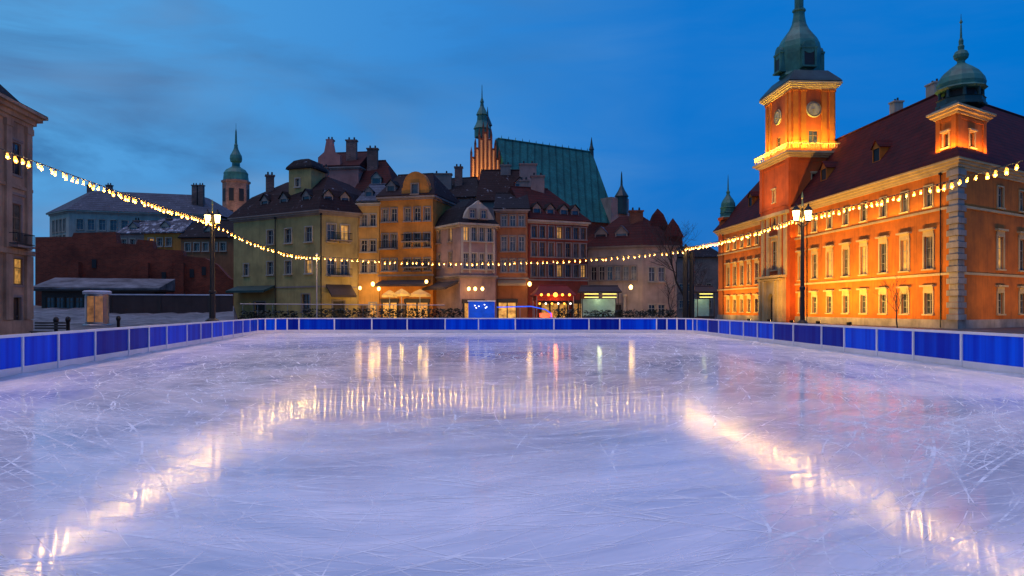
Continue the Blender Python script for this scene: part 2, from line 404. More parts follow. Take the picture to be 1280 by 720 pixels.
def window_mesh(w, h, style, trim, wood):
    key = ('w', round(w, 2), round(h, 2), style, trim, wood)
    if key in CACHE: return CACHE[key]
    mb = MB(); mb.i = 0
    t = .22 if style == 'castle' else .14
    if style != 'plain':
        for sx in (-1, 1): mb.box((sx * (w / 2 + t / 2 - .004), -.03, h / 2), (t, .16, h + .02))
        mb.box((0, -.03, h + t / 2), (w + 2 * t, .18, t))
        mb.box((0, -.09, -.09), (w + 2 * t + .12, .30, .16))
    if style == 'castle':
        mb.box((0, -.05, h + t + .22), (w + .3, .16, .42)); mb.box((0, -.15, h + t + .52), (w + 2 * t + .5, .48, .2))
    if style == 'arch':
        mb.box((0, -.10, h + t + .1), (w + 2 * t + .25, .34, .18))
    mb.i = 1
    b = .075
    for sx in (-1, 1): mb.box((sx * (w / 2 - b / 2), .2, h / 2), (b, .09, h))
    for zz in (b / 2, h - b / 2): mb.box((0, .2, zz), (w - 2 * b, .09, b))
    mb.box((0, .2, h / 2), (b, .08, h - 2 * b)); mb.box((0, .2, h * .64), (w - 2 * b, .07, b * .8))
    if style == 'castle': mb.box((0, .2, h * .32), (w - 2 * b, .05, b * .6))
    me = mb.mesh('window', [M[trim], M[wood]]); CACHE[key] = me; return me
def pane_mesh(w, h, mat):
    key = ('p', round(w, 2), round(h, 2), mat)
    if key in CACHE: return CACHE[key]
    mb = MB(); mb.box((0, .262, h / 2), (w - .004, .03, h - .004))
    CACHE[key] = mb.mesh('pane', M[mat]); return CACHE[key]
def put(name, me, parent, pos, rz):
    o = bpy.data.objects.new(name, me); COL.objects.link(o); o.parent = parent
    b = BASE[parent.name]; o.location = (pos[0] - b[0], pos[1] - b[1], pos[2] - b[2]); o.rotation_euler.z = rz
    return o
def add_window(root, P, Q, o, style, trim, wood, mat):
    x, y = along(P, Q, o[0])
    wd = put('window', window_mesh(o[2], o[3], style, trim, wood), root, (x, y, o[1]), ang(P, Q))
    p = bpy.data.objects.new('pane', pane_mesh(o[2], o[3], mat)); COL.objects.link(p); p.parent = wd
    return wd
def add_door(root, P, Q, o, mat='brown_wood'):
    x, y = along(P, Q, o[0]); w, h = o[2], o[3]
    mb = MB(); mb.i = 0
    mb.box((0, .22, h / 2), (w - .01, .08, h - .01))
    for sx in (-1, 1):
        for z, hh in ((h * .27, h * .36), (h * .70, h * .38)): mb.box((sx * w * .24, .165, z), (w * .34, .04, hh))
    mb.i = 1
    for sx in (-1, 1): mb.box((sx * (w / 2 + .09), -.03, h / 2), (.19, .16, h))
    mb.box((0, -.03, h + .11), (w + .38, .18, .22))
    me = mb.mesh('door', [M[mat], M['trim_dark']]); d = put('door', me, root, (x, y, o[1]), ang(P, Q))
    k = MB(); k.sphere((w * .36, .13, h * .45), .05, 8, 6); kn = bpy.data.objects.new('handle', k.mesh('handle', M['steel'])); COL.objects.link(kn); kn.parent = d
    return d
def walls(root, poly, z0, z1, mat, opens, name='wall', dep=1.0):
    """opens: {edge: [(s, zb, w, h, kind, style, trim, wood, pane)]}"""
    mb = MB(); n = len(poly)
    for i in range(n):
        P, Q = poly[i], poly[(i + 1) % n]; L = math.hypot(Q[0] - P[0], Q[1] - P[1])
        ok = [o for o in opens.get(i, []) if o[0] - o[2] / 2 > .1 and o[0] + o[2] / 2 < L - .1 and o[1] >= z0 and o[1] + o[3] < z1 - .05]
        wall_face(mb, P, Q, z0, z1, ok, .3 * dep)
        for o in ok:
            if o[4] == 'door': add_door(root, P, Q, o, o[7])
            else: add_window(root, P, Q, o, *o[5:9]).scale.y = dep
    mb.poly([(p[0], p[1], z1 - .05) for p in poly])
    return mb.build(name, M[mat], root)
def grid(P, Q, pxs, rows, style='std', trim='trim', wood='white_wood', panes=('glass',), kind='window'):
    """columns by the pixel column they are seen in, rows as (z bottom, width, height)"""
    out = []
    for zb, w, h in rows:
        for px in pxs:
            out.append((s_at(P, Q, px), zb, w, h, kind, style, trim, wood, 'glass_warm' if random.random() < .07 else random.choice(panes)))
    return out
def band(root, poly, z0, z1, out, mat, name='cornice', edges=None):
    mb = MB(); o = offset(poly, out); i_ = offset(poly, -.12); n = len(poly)
    for k in (edges if edges is not None else range(n)):
        a, b, c, d = i_[k], i_[(k + 1) % n], o[(k + 1) % n], o[k]
        mb.prism([d, c, b, a], z0, z1)
    return mb.build(name, M[mat], root)
def cornice(root, poly, z, sizes, mat, name='cornice', edges=None):
    """stepped moulding: [(height, projection)] stacked upward from z"""
    mb = MB(); i_ = offset(poly, -.12); n = len(poly); zz = z
    for h, p in sizes:
        o = offset(poly, p)
        for k in (edges if edges is not None else range(n)):
            mb.prism([o[k], o[(k + 1) % n], i_[(k + 1) % n], i_[k]], zz, zz + h)
        zz += h + .003
    return mb.build(name, M[mat], root)
def roof_levels(root, poly, levels, mat, name='roof'):
    """frustum roof: [(inset, z)] going up from the eave"""
    mb = MB(); rings = [[(x, y, z) for x, y in offset(poly, -ins)] for ins, z in levels]; n = len(poly)
    mb.poly(list(reversed(rings[0])))
    for a, b in zip(rings, rings[1:]):
        for k in range(n): mb.poly([a[k], a[(k + 1) % n], b[(k + 1) % n], b[k]])
    mb.poly(rings[-1])
    return mb.build(name, M[mat], root)
def roof_hip(root, quad, z0, z1, oh, il, ir, mat, name='roof'):
    q = offset(quad, oh); a, b, c, d = [Vector((*p, z0)) for p in q]
    e = [Vector((*p, z0 + .16)) for p in q]
    l, r = (e[0] + e[3]) / 2, (e[1] + e[2]) / 2; u = (r - l).normalized()
    r0 = l + u * il; r1 = r - u * ir; r0.z = r1.z = z1
    mb = MB()
    for i in range(4): mb.poly([[a, b, c, d][i], [a, b, c, d][(i + 1) % 4], e[(i + 1) % 4], e[i]])
    mb.poly([e[0], e[1], r1, r0]); mb.poly([e[1], e[2], r1]); mb.poly([e[2], e[3], r0, r1]); mb.poly([e[3], e[0], r0]); mb.poly([d, c, b, a])
    mb.tube(r0, r1, .13, .13, 6)
    return mb.build(name, M[mat], root)
def chimney(roof, x, y, z0, z1, w=.9, d=.7, rz=0.0, mat='chimney'):
    mb = MB(); mb.i = 0
    mb.box((x, y, (z0 + z1) / 2), (w, d, z1 - z0), rz); mb.box((x, y, z1 + .10), (w + .25, d + .25, .2), rz)
    mb.i = 1
    for k in (-.25, .25): mb.tube((x + k * w * math.cos(rz), y + k * w * math.sin(rz), z1 + .2), (x + k * w * math.cos(rz), y + k * w * math.sin(rz), z1 + .65), .15, .12, 8)
    return mb.build('chimney', [M[mat], M['dark_open']], roof)
def dormer(root, x, y, z, rz, w=1.3, h=1.4, depth=2.4, wall='trim_dark', roofm='dark_tiles', pane='glass'):
    """gabled dormer, window side facing local -y"""
    mb = MB(); mb.i = 0
    T = Matrix.Translation((x, y, z)) @ Matrix.Rotation(rz, 4, 'Z')
    def W(*p): return tuple(T @ Vector(p))
    a = w / 2
    for sx in (-1, 1): mb.poly([W(sx * a, 0, 0), W(sx * a, depth, 0), W(sx * a, depth, h), W(sx * a, 0, h)][::sx])
    f = .16
    for s0, s1, z0, z1 in ((-a, -a + f, 0, h), (a - f, a, 0, h), (-a + f, a - f, 0, f), (-a + f, a - f, h - f, h)):
        mb.poly([W(s0, 0, z0), W(s1, 0, z0), W(s1, 0, z1), W(s0, 0, z1)])
    mb.poly([W(-a, 0, h), W(a, 0, h), W(0, 0, h + w * .5)])
    mb.i = 1
    for sx in (-1, 1):
        e = [W(sx * (a + .15), -.18, h - .12), W(0, -.18, h + w * .5 + .06), W(0, depth, h + w * .5 + .06), W(sx * (a + .15), depth, h - .12)]
        mb.poly(e[::-sx]); e2 = [(p[0], p[1], p[2] + .09) for p in e]; mb.poly(e2[::sx]); mb.poly([e[0], e[1], e2[1], e2[0]])
    d = mb.build('dormer', [M[wall], M[roofm]], root)
    p = MB(); p.poly([W(-a + f, .1, f), W(a - f, .1, f), W(a - f, .1, h - f), W(-a + f, .1, h - f)])
    p.build('pane', M[pane], d)
    return d
def dome(parent, name, c, prof, mat, n=16, rot=0.0, smooth=False):
    mb = MB(); mb.lathe(c, prof, n, rot); return mb.build(name, M[mat], parent, smooth)
def downpipe(root, x, y, z0, z1):
    mb = MB(); mb.tube((x, y, z0), (x, y, z1), .07, .07, 8); mb.box((x, y, z1 + .1), (.28, .28, .25)); return mb.build('downpipe', M['iron'], root)
def awning(root, P, Q, s0, s1, z, out, drop, mat, name='awning'):
    u = Vector((Q[0] - P[0], Q[1] - P[1], 0)).normalized(); n = Vector((u.y, -u.x, 0)); B = Vector((P[0], P[1], 0))
    a, b = B + u * s0, B + u * s1; mb = MB()
    def p(q, o, zz): r = q + n * o; return (r.x, r.y, zz)
    T = [p(a, .05, z), p(b, .05, z), p(b, out, z - drop), p(a, out, z - drop)]
    mb.poly(T); mb.poly([(x, y, zz - .06) for x, y, zz in T][::-1])
    mb.poly([p(a, out, z - drop), p(b, out, z - drop), p(b, out, z - drop - .3), p(a, out, z - drop - .3)][::-1])
    for q in (a, b): mb.poly([p(q, .05, z), p(q, out, z - drop), p(q, out, z - drop - .3), p(q, .05, z - .3)])
    return mb.build(name, M[mat], root)
def balcony(root, P, Q, s, z, w, d=.9):
    u = Vector((Q[0] - P[0], Q[1] - P[1], 0)).normalized(); n = Vector((u.y, -u.x, 0)); c = Vector((P[0], P[1], 0)) + u * s
    mb = MB(); mb.i = 1
    k = c + n * (d / 2 - .05); mb.box((k.x, k.y, z), (w, d, .16), ang(P, Q)); mb.i = 0
    def pt(a, o, zz): r = c + u * a + n * o; return (r.x, r.y, zz)
    for zz in (z + .2, z + 1.0):
        mb.bar(pt(-w / 2, d - .1, zz), pt(w / 2, d - .1, zz), .05, .05)
        for sx in (-1, 1): mb.bar(pt(sx * w / 2, 0, zz), pt(sx * w / 2, d - .1, zz), .05, .05)
    m = int(w / .16)
    for i in range(m + 1):
        a = -w / 2 + w * i / m; mb.tube(pt(a, d - .1, z + .08), pt(a, d - .1, z + 1.0), .018, .018, 5, False)
    return mb.build('balcony', [M['iron'], M['trim_dark']], root)
def point(name, loc, col, W, r=.25):
    l = bpy.data.lights.new(name, 'POINT'); l.color = col; l.energy = W; l.shadow_soft_size = r
    o = bpy.data.objects.new(name, l); COL.objects.link(o); o.location = loc; return o
def spot(name, loc, tgt, col, W, size=120, blend=.6, r=.3):
    l = bpy.data.lights.new(name, 'SPOT'); l.color = col; l.energy = W; l.spot_size = R(size); l.spot_blend = blend; l.shadow_soft_size = r
    o = bpy.data.objects.new(name, l); COL.objects.link(o); o.location = loc
    o.rotation_euler = (Vector(tgt) - Vector(loc)).to_track_quat('-Z', 'Y').to_euler(); return o

# ================================================================== SETTING: ground, ice, snow banks
mb = MB(); mb.poly([(-900, -300, -.06), (900, -300, -.06), (900, 1500, -.06), (-900, 1500, -.06)])
tag(mb.build('ground', M['cobbles']), kind='structure')

LN, LF = (-12.1, 5.0), (-20.7, 60.5)         # left boards, near and far end
RN, RF = (15.3, 5.0), (14.6, 60.5)
LB, RB = (-10.3, -7.0), (15.5, -7.0)
mb = MB(); mb.prism(offset([LB, RB, RF, LF], .05), -.05, 0.0)
tag(mb.build('rink_ice', M['ice']), kind='structure')

# skate marks: thin curved ribbons lying a hair above the ice
mb = MB()
def scratch(x, y, a, L, kv, w, z):
    n = max(4, int(L / .35)); ds = L / n; pts = []
    for i in range(n + 1):
        pts.append((x, y, a)); a += kv * ds; x += math.cos(a) * ds; y += math.sin(a) * ds
    for (x0, y0, a0), (x1, y1, a1), i in zip(pts, pts[1:], range(n)):
        t0 = w * min(1, i / 2, (n - i) / 2); t1 = w * min(1, (i + 1) / 2, (n - i - 1) / 2)
        mb.poly([(x0 - math.sin(a0) * t0, y0 + math.cos(a0) * t0, z), (x0 + math.sin(a0) * t0, y0 - math.cos(a0) * t0, z),
                 (x1 + math.sin(a1) * t1, y1 - math.cos(a1) * t1, z), (x1 - math.sin(a1) * t1, y1 + math.cos(a1) * t1, z)])
rs = random.Random(11)
for k in range(7500):
    y = 3.5 + 56 * rs.random() ** 1.5
    xl = LN[0] + (LF[0] - LN[0]) * (y - 5) / 55.5 + 1.2
    x = xl + (13.6 - xl) * rs.random()
    hub = rs.random() < .3
    tg = math.atan2((x + 2.2) * 2.6, -(y - 30) )
    a = tg + rs.gauss(0, .28) + (math.pi if rs.random() < .5 else 0) if not hub else rs.random() * 6.28
    L = rs.choice((.5, .9, 1.5, 2.5, 4, 6)) * (.6 + .8 * rs.random())
    kv = rs.choice((-1, 1)) / (2.0 + 14 * rs.random() if hub else 7.0 + 20 * rs.random())
    scratch(x, y, a, min(L, 3.0 / abs(kv)), kv, .004 + .013 * rs.random() ** 2.5 + .00022 * y, .0006 + .0028 * rs.random())
for cx, cy, n, rad in ((-7.6, 12.5, 170, 2.8), (7.4, 11.5, 190, 3.0), (9.5, 20, 110, 4), (-10, 22, 110, 4), (1, 28, 90, 7), (-3, 40, 120, 9), (5, 42, 120, 9)):     # where skaters turn
    for k in range(n):
        a = rs.random() * 6.28; r = rad * rs.random()
        scratch(cx + r * math.cos(a), cy + r * math.sin(a), rs.random() * 6.28, .6 + 3.2 * rs.random(), rs.choice((-1, 1)) / (1.4 + 8 * rs.random() ** 1.5), .007 + .012 * rs.random() ** 2, .0006 + .0028 * rs.random())
tag(mb.build('skate_marks', M['scratch']), kind='stuff')
# loose frost swept against the boards
mb = MB()
for P, Q in ((LN, LF), (LF, RF), (RF, RN)):
    L = math.hypot(Q[0] - P[0], Q[1] - P[1]); n = int(L / .5)
    u = Vector((Q[0] - P[0], Q[1] - P[1])).normalized(); inn = Vector((u.y, -u.x))
    prev = None
    for i in range(n + 1):
        b = Vector(P) + u * (L * i / n) + inn * .07; w = .10 + .25 * rs.random(); h = .03 + .06 * rs.random()
        cur = [(b.x, b.y, h), (b.x + inn.x * w * .5, b.y + inn.y * w * .5, h * .55), (b.x + inn.x * w, b.y + inn.y * w, .001)]
        if prev:
            mb.poly([prev[0], prev[1], cur[1], cur[0]]); mb.poly([prev[1], prev[2], cur[2], cur[1]])
        prev = cur
tag(mb.build('swept_frost', M['snow']), kind='stuff')

# snowy slope left of the rink, below the city wall
mb = MB(); nx, ny = 44, 12; g = []
for j in range(ny + 1):
    row = []
    for i in range(nx + 1):
        Y = 66 + 32 * j / ny; X = gx(-40 + 340 * i / nx, 78) * (Y / 78)
        zz = -.04 + 2.3 * (j / ny) ** .9 + (.22 * rs.random() if 0 < j else 0)
        if i == nx: zz = -.2
        row.append((X, Y, zz))
    g.append(row)
for j in range(ny):
    for i in range(nx): mb.poly([g[j][i], g[j][i + 1], g[j + 1][i + 1], g[j + 1][i]])
tag(mb.build('snow_slope', M['slush'], smooth=True), kind='structure')

# ================================================================== RINK BARRIERS
def barrier(label, pts, step):
    root = thing('rink_barrier', label, 'barrier', (*pts[0], 0))
    segs = []
    for P, Q in zip(pts, pts[1:]):
        L = math.hypot(Q[0] - P[0], Q[1] - P[1]); n = max(1, round(L / step))
        cut = [0] + [L * (i + (rs.uniform(-.13, .13) if n > 3 else 0)) / n for i in range(1, n)] + [L]
        for i in range(n): segs.append((along(P, Q, cut[i]), along(P, Q, cut[i + 1])))
    rail = MB(); kick = MB()
    for P, Q in segs:
        rail.bar((*P, 1.205), (*Q, 1.205), .13, .085)
        rail.bar((*P, .245), (*Q, .245), .07, .05)
        kick.bar((*P, .115), (*Q, .115), .045, .21)
    rail.build('top_rail', M['white_paint'], root); kick.build('kick_strip', M['white_paint'], root)
    for i, (P, Q) in enumerate(segs):
        m = MB(); L = math.hypot(Q[0] - P[0], Q[1] - P[1])
        a, b = along(P, Q, .045), along(P, Q, L - .045)
        m.bar((*a, .72), (*b, .72), .02, .895)
        m.build('panel', M[rs.choice(('blue_a', 'blue_a', 'blue_a', 'blue_b', 'blue_b', 'blue_c'))], root)
        m = MB(); rz = ang(P, Q)
        m.box((P[0], P[1], .58), (.10, .115, 1.16), rz); m.build('post', M['white_paint'], root)
    m = MB(); m.box((*segs[-1][1], .58), (.10, .115, 1.16), ang(*segs[-1])); m.build('post', M['white_paint'], root)
def arc(c, r, a0, a1, n): return [(c[0] + r * math.cos(R(a0 + (a1 - a0) * i / n)), c[1] + r * math.sin(R(a0 + (a1 - a0) * i / n))) for i in range(n + 1)]
lc = arc((-17.55, 57.6), 2.7, 171, 90, 4); rc = arc((11.95, 57.75), 2.7, 90, 0, 5)
barrier('long blue rink barrier with white rails along the left side of the ice', [LN] + lc[:3], 2.85)
barrier('blue rink barrier with white rails across the far end of the ice', lc[2:] + rc[:3], 2.95)
barrier('long blue rink barrier with white rails along the right side, before the orange castle', rc[2:] + [RN], 2.72)

# ================================================================== STREET LAMPS, POLES AND STRING LIGHTS
def street_lamp(label, x, y, h, thick=1.0, spread=.32):
    root = thing('street_lamp', label, 'street lamp', (x, y, 0))
    t = thick
    m = MB(); m.lathe((x, y, 0), [(.34 * t, 0), (.34 * t, .25), (.27 * t, .3), (.24 * t, 1.1), (.28 * t, 1.16), (.28 * t, 1.26), (.15 * t, 1.4)], 12); m.build('base', M['iron'], root)
    m = MB(); m.lathe((x, y, 0), [(.13 * t, 1.38), (.115 * t, 3), (.15 * t, 3.05), (.15 * t, 3.15), (.105 * t, 3.2), (.085 * t, h - .5), (.12, h - .45), (.06, h - .3), (.05, h + .35)], 12); m.build('pole', M['iron'], root)
    for sx in (-1, 1):
        m = MB(); pts = [(0, h - .8), (.12, h - .62), (.24, h - .52), (spread, h - .42)]
        for (a, z0), (b, z1) in zip(pts, pts[1:]): m.tube((x + sx * a, y, z0), (x + sx * b, y, z1), .03, .03, 6)
        m.build('arm', M['iron'], root)
        X = x + sx * spread
        m = MB(); m.i = 0
        m.lathe((X, y, h - .42), [(.05, 0), (.14, .04), (.15, .08)], 6)
        for k in range(6):
            a = math.pi / 3 * k; m.tube((X + .15 * math.cos(a), y + .15 * math.sin(a), h - .36), (X + .23 * math.cos(a), y + .23 * math.sin(a), h + .18), .014, .014, 5)
        l = m.build('lantern', M['iron'], root)
        g_ = MB(); g_.lathe((X, y, h - .34), [(.135, 0), (.205, .5), (.03, .52)], 6); g_.build('glass', M['lantern'], l)
        c = MB(); c.lathe((X, y, h + .18), [(.26, 0), (.25, .04), (.12, .2), (.05, .26), (.06, .32), (.01, .4)], 6); c.build('cap', M['iron'], l)
    m = MB(); m.lathe((x, y, h + .3), [(.05, 0), (.1, .1), (.05, .22), (.03, .5), (.07, .58), (.01, .9)], 8); m.build('finial', M['gold'], root)
    return root
lampL = (gx(265.5, 47.8), 47.8); lampR = (gx(1003, 39.0), 39.0)
street_lamp('black double lantern street lamp glowing before the dark red brick wall', *lampL, 7.95, 1.55)
street_lamp('black double lantern street lamp glowing before the castle tower', *lampR, 7.05)
def string_pole(label, x, y, h, r=.10, twin=False, mat='iron'):
    root = thing('string_light_pole', label, 'pole', (x, y, 0))
    m = MB(); m.lathe((x, y, 0), [(r * 2, 0), (r * 2, .12), (r * 1.2, .2), (r, .4), (r * .8, h)], 10); m.build('pole', M[mat], root)
    if twin:
        m = MB(); m.lathe((x + .55, y + .1, 0), [(r * 2, 0), (r * 2, .12), (r * 1.1, .2), (r * .9, .4), (r * .75, h - .5)], 10); m.build('pole', M[mat], root)
        m = MB(); m.bar((x, y, h - .8), (x + .55, y + .1, h - .8), .06, .08); m.build('crossbar', M[mat], root)
    m = MB(); m.sphere((x, y, h + .08), .12, 10, 6); m.build('cap', M[mat], root)
    return root
poleL = (gx(396, 61.8), 61.8); poleR = (gx(857, 62.0), 62.0)
string_pole('slim steel pole holding the strings of bulbs behind the far left corner of the rink', *poleL, 6.5, .06, False, 'steel')
string_pole('thick dark twin pole holding bulb strings behind the far right corner of the rink', *poleR, 7.3, .26, True)
nearL, nearR = (-15.2, 12.0), (17.0, 12.0)
string_pole('dark pole holding string lights beside the near left boards', *nearL, 7.5)
string_pole('dark pole holding string lights beside the near right boards', *nearR, 7.3)

bulb_me = MB(); bulb_me.lathe((0, 0, -.22), [(.010, -.072), (.042, -.054), (.058, -.018), (.057, .026), (.04, .085), (.03, .16)], 10)
bulb_me = bulb_me.mesh('bulb', M['bulb'], smooth=True)
core_me = MB(); core_me.sphere((0, 0, -.22), .032, 8, 6, 1.1); core_me = core_me.mesh('filament', M['core'])
sock_me = MB(); sock_me.lathe((0, 0, -.07), [(.032, 0), (.034, .05), (.02, .08)], 8); sock_me = sock_me.mesh('socket', M['iron'])
bulb_lamp = bpy.data.lights.new('bulb_light', 'POINT'); bulb_lamp.energy = 48; bulb_lamp.color = (1, .60, .20); bulb_lamp.shadow_soft_size = .055
def string(label, A, B, sag, step=.46):
    A, B = Vector(A), Vector(B); L = (B - A).length; n = max(4, round(L / step))
    root = thing('string_lights', label, 'string lights', tuple(A), 'strings of bulbs round the rink')
    def P(t): p = A.lerp(B, t); p.z -= sag * 4 * t * (1 - t); return p
    m = MB()
    for i in range(n): m.tube(P(i / n), P((i + 1) / n), .018, .018, 5, False)
    m.build('cable', M['iron'], root)
    for i in range(n):
        p = P((i + .5 + rs.uniform(-.14, .14)) / n)
        o = bpy.data.objects.new('bulb', bulb_me); COL.objects.link(o); o.parent = root; o.location = p - A
        o.rotation_euler = (rs.uniform(-.3, .3), rs.uniform(-.3, .3), 0)
        k = .78 + .44 * rs.random(); o.scale = (k, k, k)
        s_ = bpy.data.objects.new('socket', sock_me); COL.objects.link(s_); s_.parent = o
        lo = bpy.data.objects.new('bulb_light', bulb_lamp); COL.objects.link(lo); lo.parent = o; lo.location = (0, 0, -.22)
        s_ = bpy.data.objects.new('filament', core_me); COL.objects.link(s_); s_.parent = o
hL, hR, hPL, hPR = 7.7, 7.0, 6.45, 7.2
string('string of warm bulbs from the left street lamp past the brown stone building', (*lampL, hL), (*nearL, 7.3), .25)
string('short string of warm bulbs sloping down before the olive corner house', (*poleL, hPL), (*lampL, hL), .55)
string('string of warm bulbs hung level before the old town houses', (*poleL, hPL), (*poleR, hPR - .2), .75)
string('string of warm bulbs before the far castle wing, left of the tower lamp', (*poleR, hPR), (*lampR, hR - .05), .2)
string('string of warm bulbs across the right part of the castle front', (*lampR, hR - .05), (*nearR, 7.1), .3)

# ================================================================== ROYAL CASTLE (orange, right)
A, B, C = (40.9, 145.0), (45.7, 75.0), (80.0, 98.0)
def line_off(P, Q, d):
    u = (Vector(Q) - Vector(P)).normalized(); n = Vector((-u.y, u.x)); return Vector(P) + n * d, u
def meet(d):
    p, u = line_off(A, B, d); q, v = line_off(B, C, d)
    t = ((q - p).x * v.y - (q - p).y * v.x) / (u.x * v.y - u.y * v.x); return tuple(p + u * t)
def endp(P, Q, d, at_q=False):
    p, u = line_off(P, Q, d); L = (Vector(Q) - Vector(P)).length; return tuple(p + u * (L if at_q else 0))
D = 15.0
castle_poly = [A, B, C, endp(B, C, D, True), meet(D), endp(A, B, D)]
cas = thing('castle', 'long orange castle with tall clock tower, red roof and green copper domes', 'castle', (*B, 0))
LAB = math.hypot(A[0] - B[0], A[1] - B[1])
colsA = [LAB - (4.6 + 4.3 * k) for k in range(7)] + [LAB - 34.6] + [LAB - q for q in (51.0, 54.4, 57.8, 61.2, 64.6)]
sC = s_at(B, C, 1250)
colsB = [sC + 5.4 * k for k in range(0, 6)]
EAVE = 17.0
def castle_open(cols, lit):  # glowing panes stand in for yellow reflections in the glass
    out = []
    for i, s in enumerate(cols):
        out.append((s, 1.45, 1.35, 2.3, 'window', 'castle', 'castle_trim', 'white_wood', 'glass'))
        out.append((s, 6.35, 1.5, 3.55, 'window', 'castle', 'castle_trim', 'white_wood', 'glass_warm' if i in lit else ('glass', 'glass_curtain', 'glass', 'glass')[(i * 7 + 1) % 4]))
        out.append((s, 13.1, 1.35, 2.25, 'window', 'std', 'castle_trim', 'white_wood', ('glass', 'glass', 'glass_curtain')[(i * 5) % 3]))
    return out
walls(cas, castle_poly, -.06, EAVE, 'orange', {0: castle_open(colsA, (1, 3, 5, 9)), 1: castle_open(colsB, (0,))})
band(cas, castle_poly, 5.55, 5.8, .16, 'castle_trim', 'string_course', [0, 1])
band(cas, castle_poly, 12.45, 12.7, .16, 'castle_trim', 'string_course', [0, 1])
band(cas, castle_poly, -.06, .85, .12, 'quoin', 'plinth', [0, 1])
cornice(cas, castle_poly, 16.35, [(.25, .14), (.3, .3), (.28, .55), (.22, .8)], 'castle_trim')
# rusticated corner
mb = MB(); u1 = (Vector(A) - Vector(B)).normalized(); u2 = (Vector(C) - Vector(B)).normalized()
n1, n2 = Vector((u1.y, -u1.x)) * -1, Vector((u2.y, -u2.x))
if n1.x > 0: n1 = -n1
z = .86; k = 0
while z < 16.2:
    h = .62; out = .34 if k % 2 == 0 else .2; w = 1.75 if k % 2 == 0 else 1.35
    o = offset(castle_poly, out); i_ = offset(castle_poly, -.1)
    b0, c0 = Vector(o[1]), Vector(i_[1])
    pl = [tuple(b0 + u1 * w), tuple(b0), tuple(b0 + u2 * w), tuple(c0 + u2 * w), tuple(c0), tuple(c0 + u1 * w)]
    n = len(pl)
    mb.prism(pl[:2] + [pl[4], pl[5]], z, z + h - .05); mb.prism([pl[1], pl[2], pl[3], pl[4]], z, z + h - .05)
    z += h; k += 1
mb.build('corner_quoins', M['quoin'], cas)
# roof: outer eave, ridge, inner eave, hipped at the far end
ov = offset(castle_poly, .85); ez = EAVE + .42
rA, rB, rC = endp(A, B, 7.5), meet(7.5), endp(B, C, 7.5, True)
uAB = (Vector(B) - Vector(A)).normalized(); rA = tuple(Vector(rA) + uAB * 6.5)
mb = MB()
def P3(p, z): return (p[0], p[1], z)
RZ = 28.3
mb.poly([P3(ov[0], ez), P3(ov[1], ez), P3(rB, RZ), P3(rA, RZ)]); mb.poly([P3(ov[1], ez), P3(ov[2], ez), P3(rC, RZ), P3(rB, RZ)])
mb.poly([P3(ov[3], ez), P3(ov[4], ez), P3(rB, RZ), P3(rC, RZ)]); mb.poly([P3(ov[4], ez), P3(ov[5], ez), P3(rA, RZ), P3(rB, RZ)])
mb.poly([P3(ov[5], ez), P3(ov[0], ez), P3(rA, RZ)]); mb.poly([P3(ov[2], ez), P3(ov[3], ez), P3(rC, RZ)])
mb.poly([P3(p, ez - .02) for p in ov][::-1])
mb.tube(P3(rA, RZ), P3(rB, RZ), .2, .2, 6); mb.tube(P3(rB, RZ), P3(rC, RZ), .2, .2, 6)
croof = mb.build('roof', M['castle_roof'], cas)
for s, f, w in ((LAB - 15, .93, 1.7), (LAB - 24, .95, 1.2), (LAB - 60, .9, 1.3)):
    p = along(rA, rB, s * .9 - 2); chimney(croof, p[0] + .8, p[1], RZ - 2.2, RZ + 1.7, w, 1.2, ang(A, B), 'trim')
def roof_pt(s, inn, edge=(A, B)):
    p, u = line_off(edge[0], edge[1], inn); q = p + u * s
    return q.x, q.y, ez + (RZ - ez) * (inn + .85) / 8.35
for s in (LAB - 17.5, LAB - 31, LAB - 58):
    x, y, zz = roof_pt(s, 1.6); dormer(cas, x, y, zz - .1, ang(A, B), 1.7, 1.9, 3.0, 'orange', 'castle_roof', 'dark_open')
# ---- clock tower
nA = Vector((uAB.y, -uAB.x)); Bv = Vector(B)
def tw(s, o): p = Bv - uAB * s + nA * o; return (p.x, p.y)
tow = [tw(47.5, .9), tw(36.5, .9), tw(36.5, -7.2), tw(47.5, -7.2)]
T1, T2 = 25.6, 36.0
def at_edge(i, f): return math.hypot(tow[i][0] - tow[(i + 1) % 4][0], tow[i][1] - tow[(i + 1) % 4][1]) * f
t1open = {0: [(at_edge(0, .5), 8.2, 2.0, 4.6, 'window', 'castle', 'castle_trim', 'white_wood', 'glass'),
              (at_edge(0, .5), 15.1, 1.5, 2.1, 'window', 'std', 'castle_trim', 'white_wood', 'glass'),
              (at_edge(0, .5), 19.0, 1.1, 1.9, 'window', 'arch', 'castle_trim', 'white_wood', 'glass_warm')],
          1: [(at_edge(1, .5), 20.6, 1.2, 2.0, 'window', 'arch', 'castle_trim', 'brown_wood', 'glass')]}
walls(cas, tow, -.06, T1, 'orange_dark', t1open, 'tower_wall')
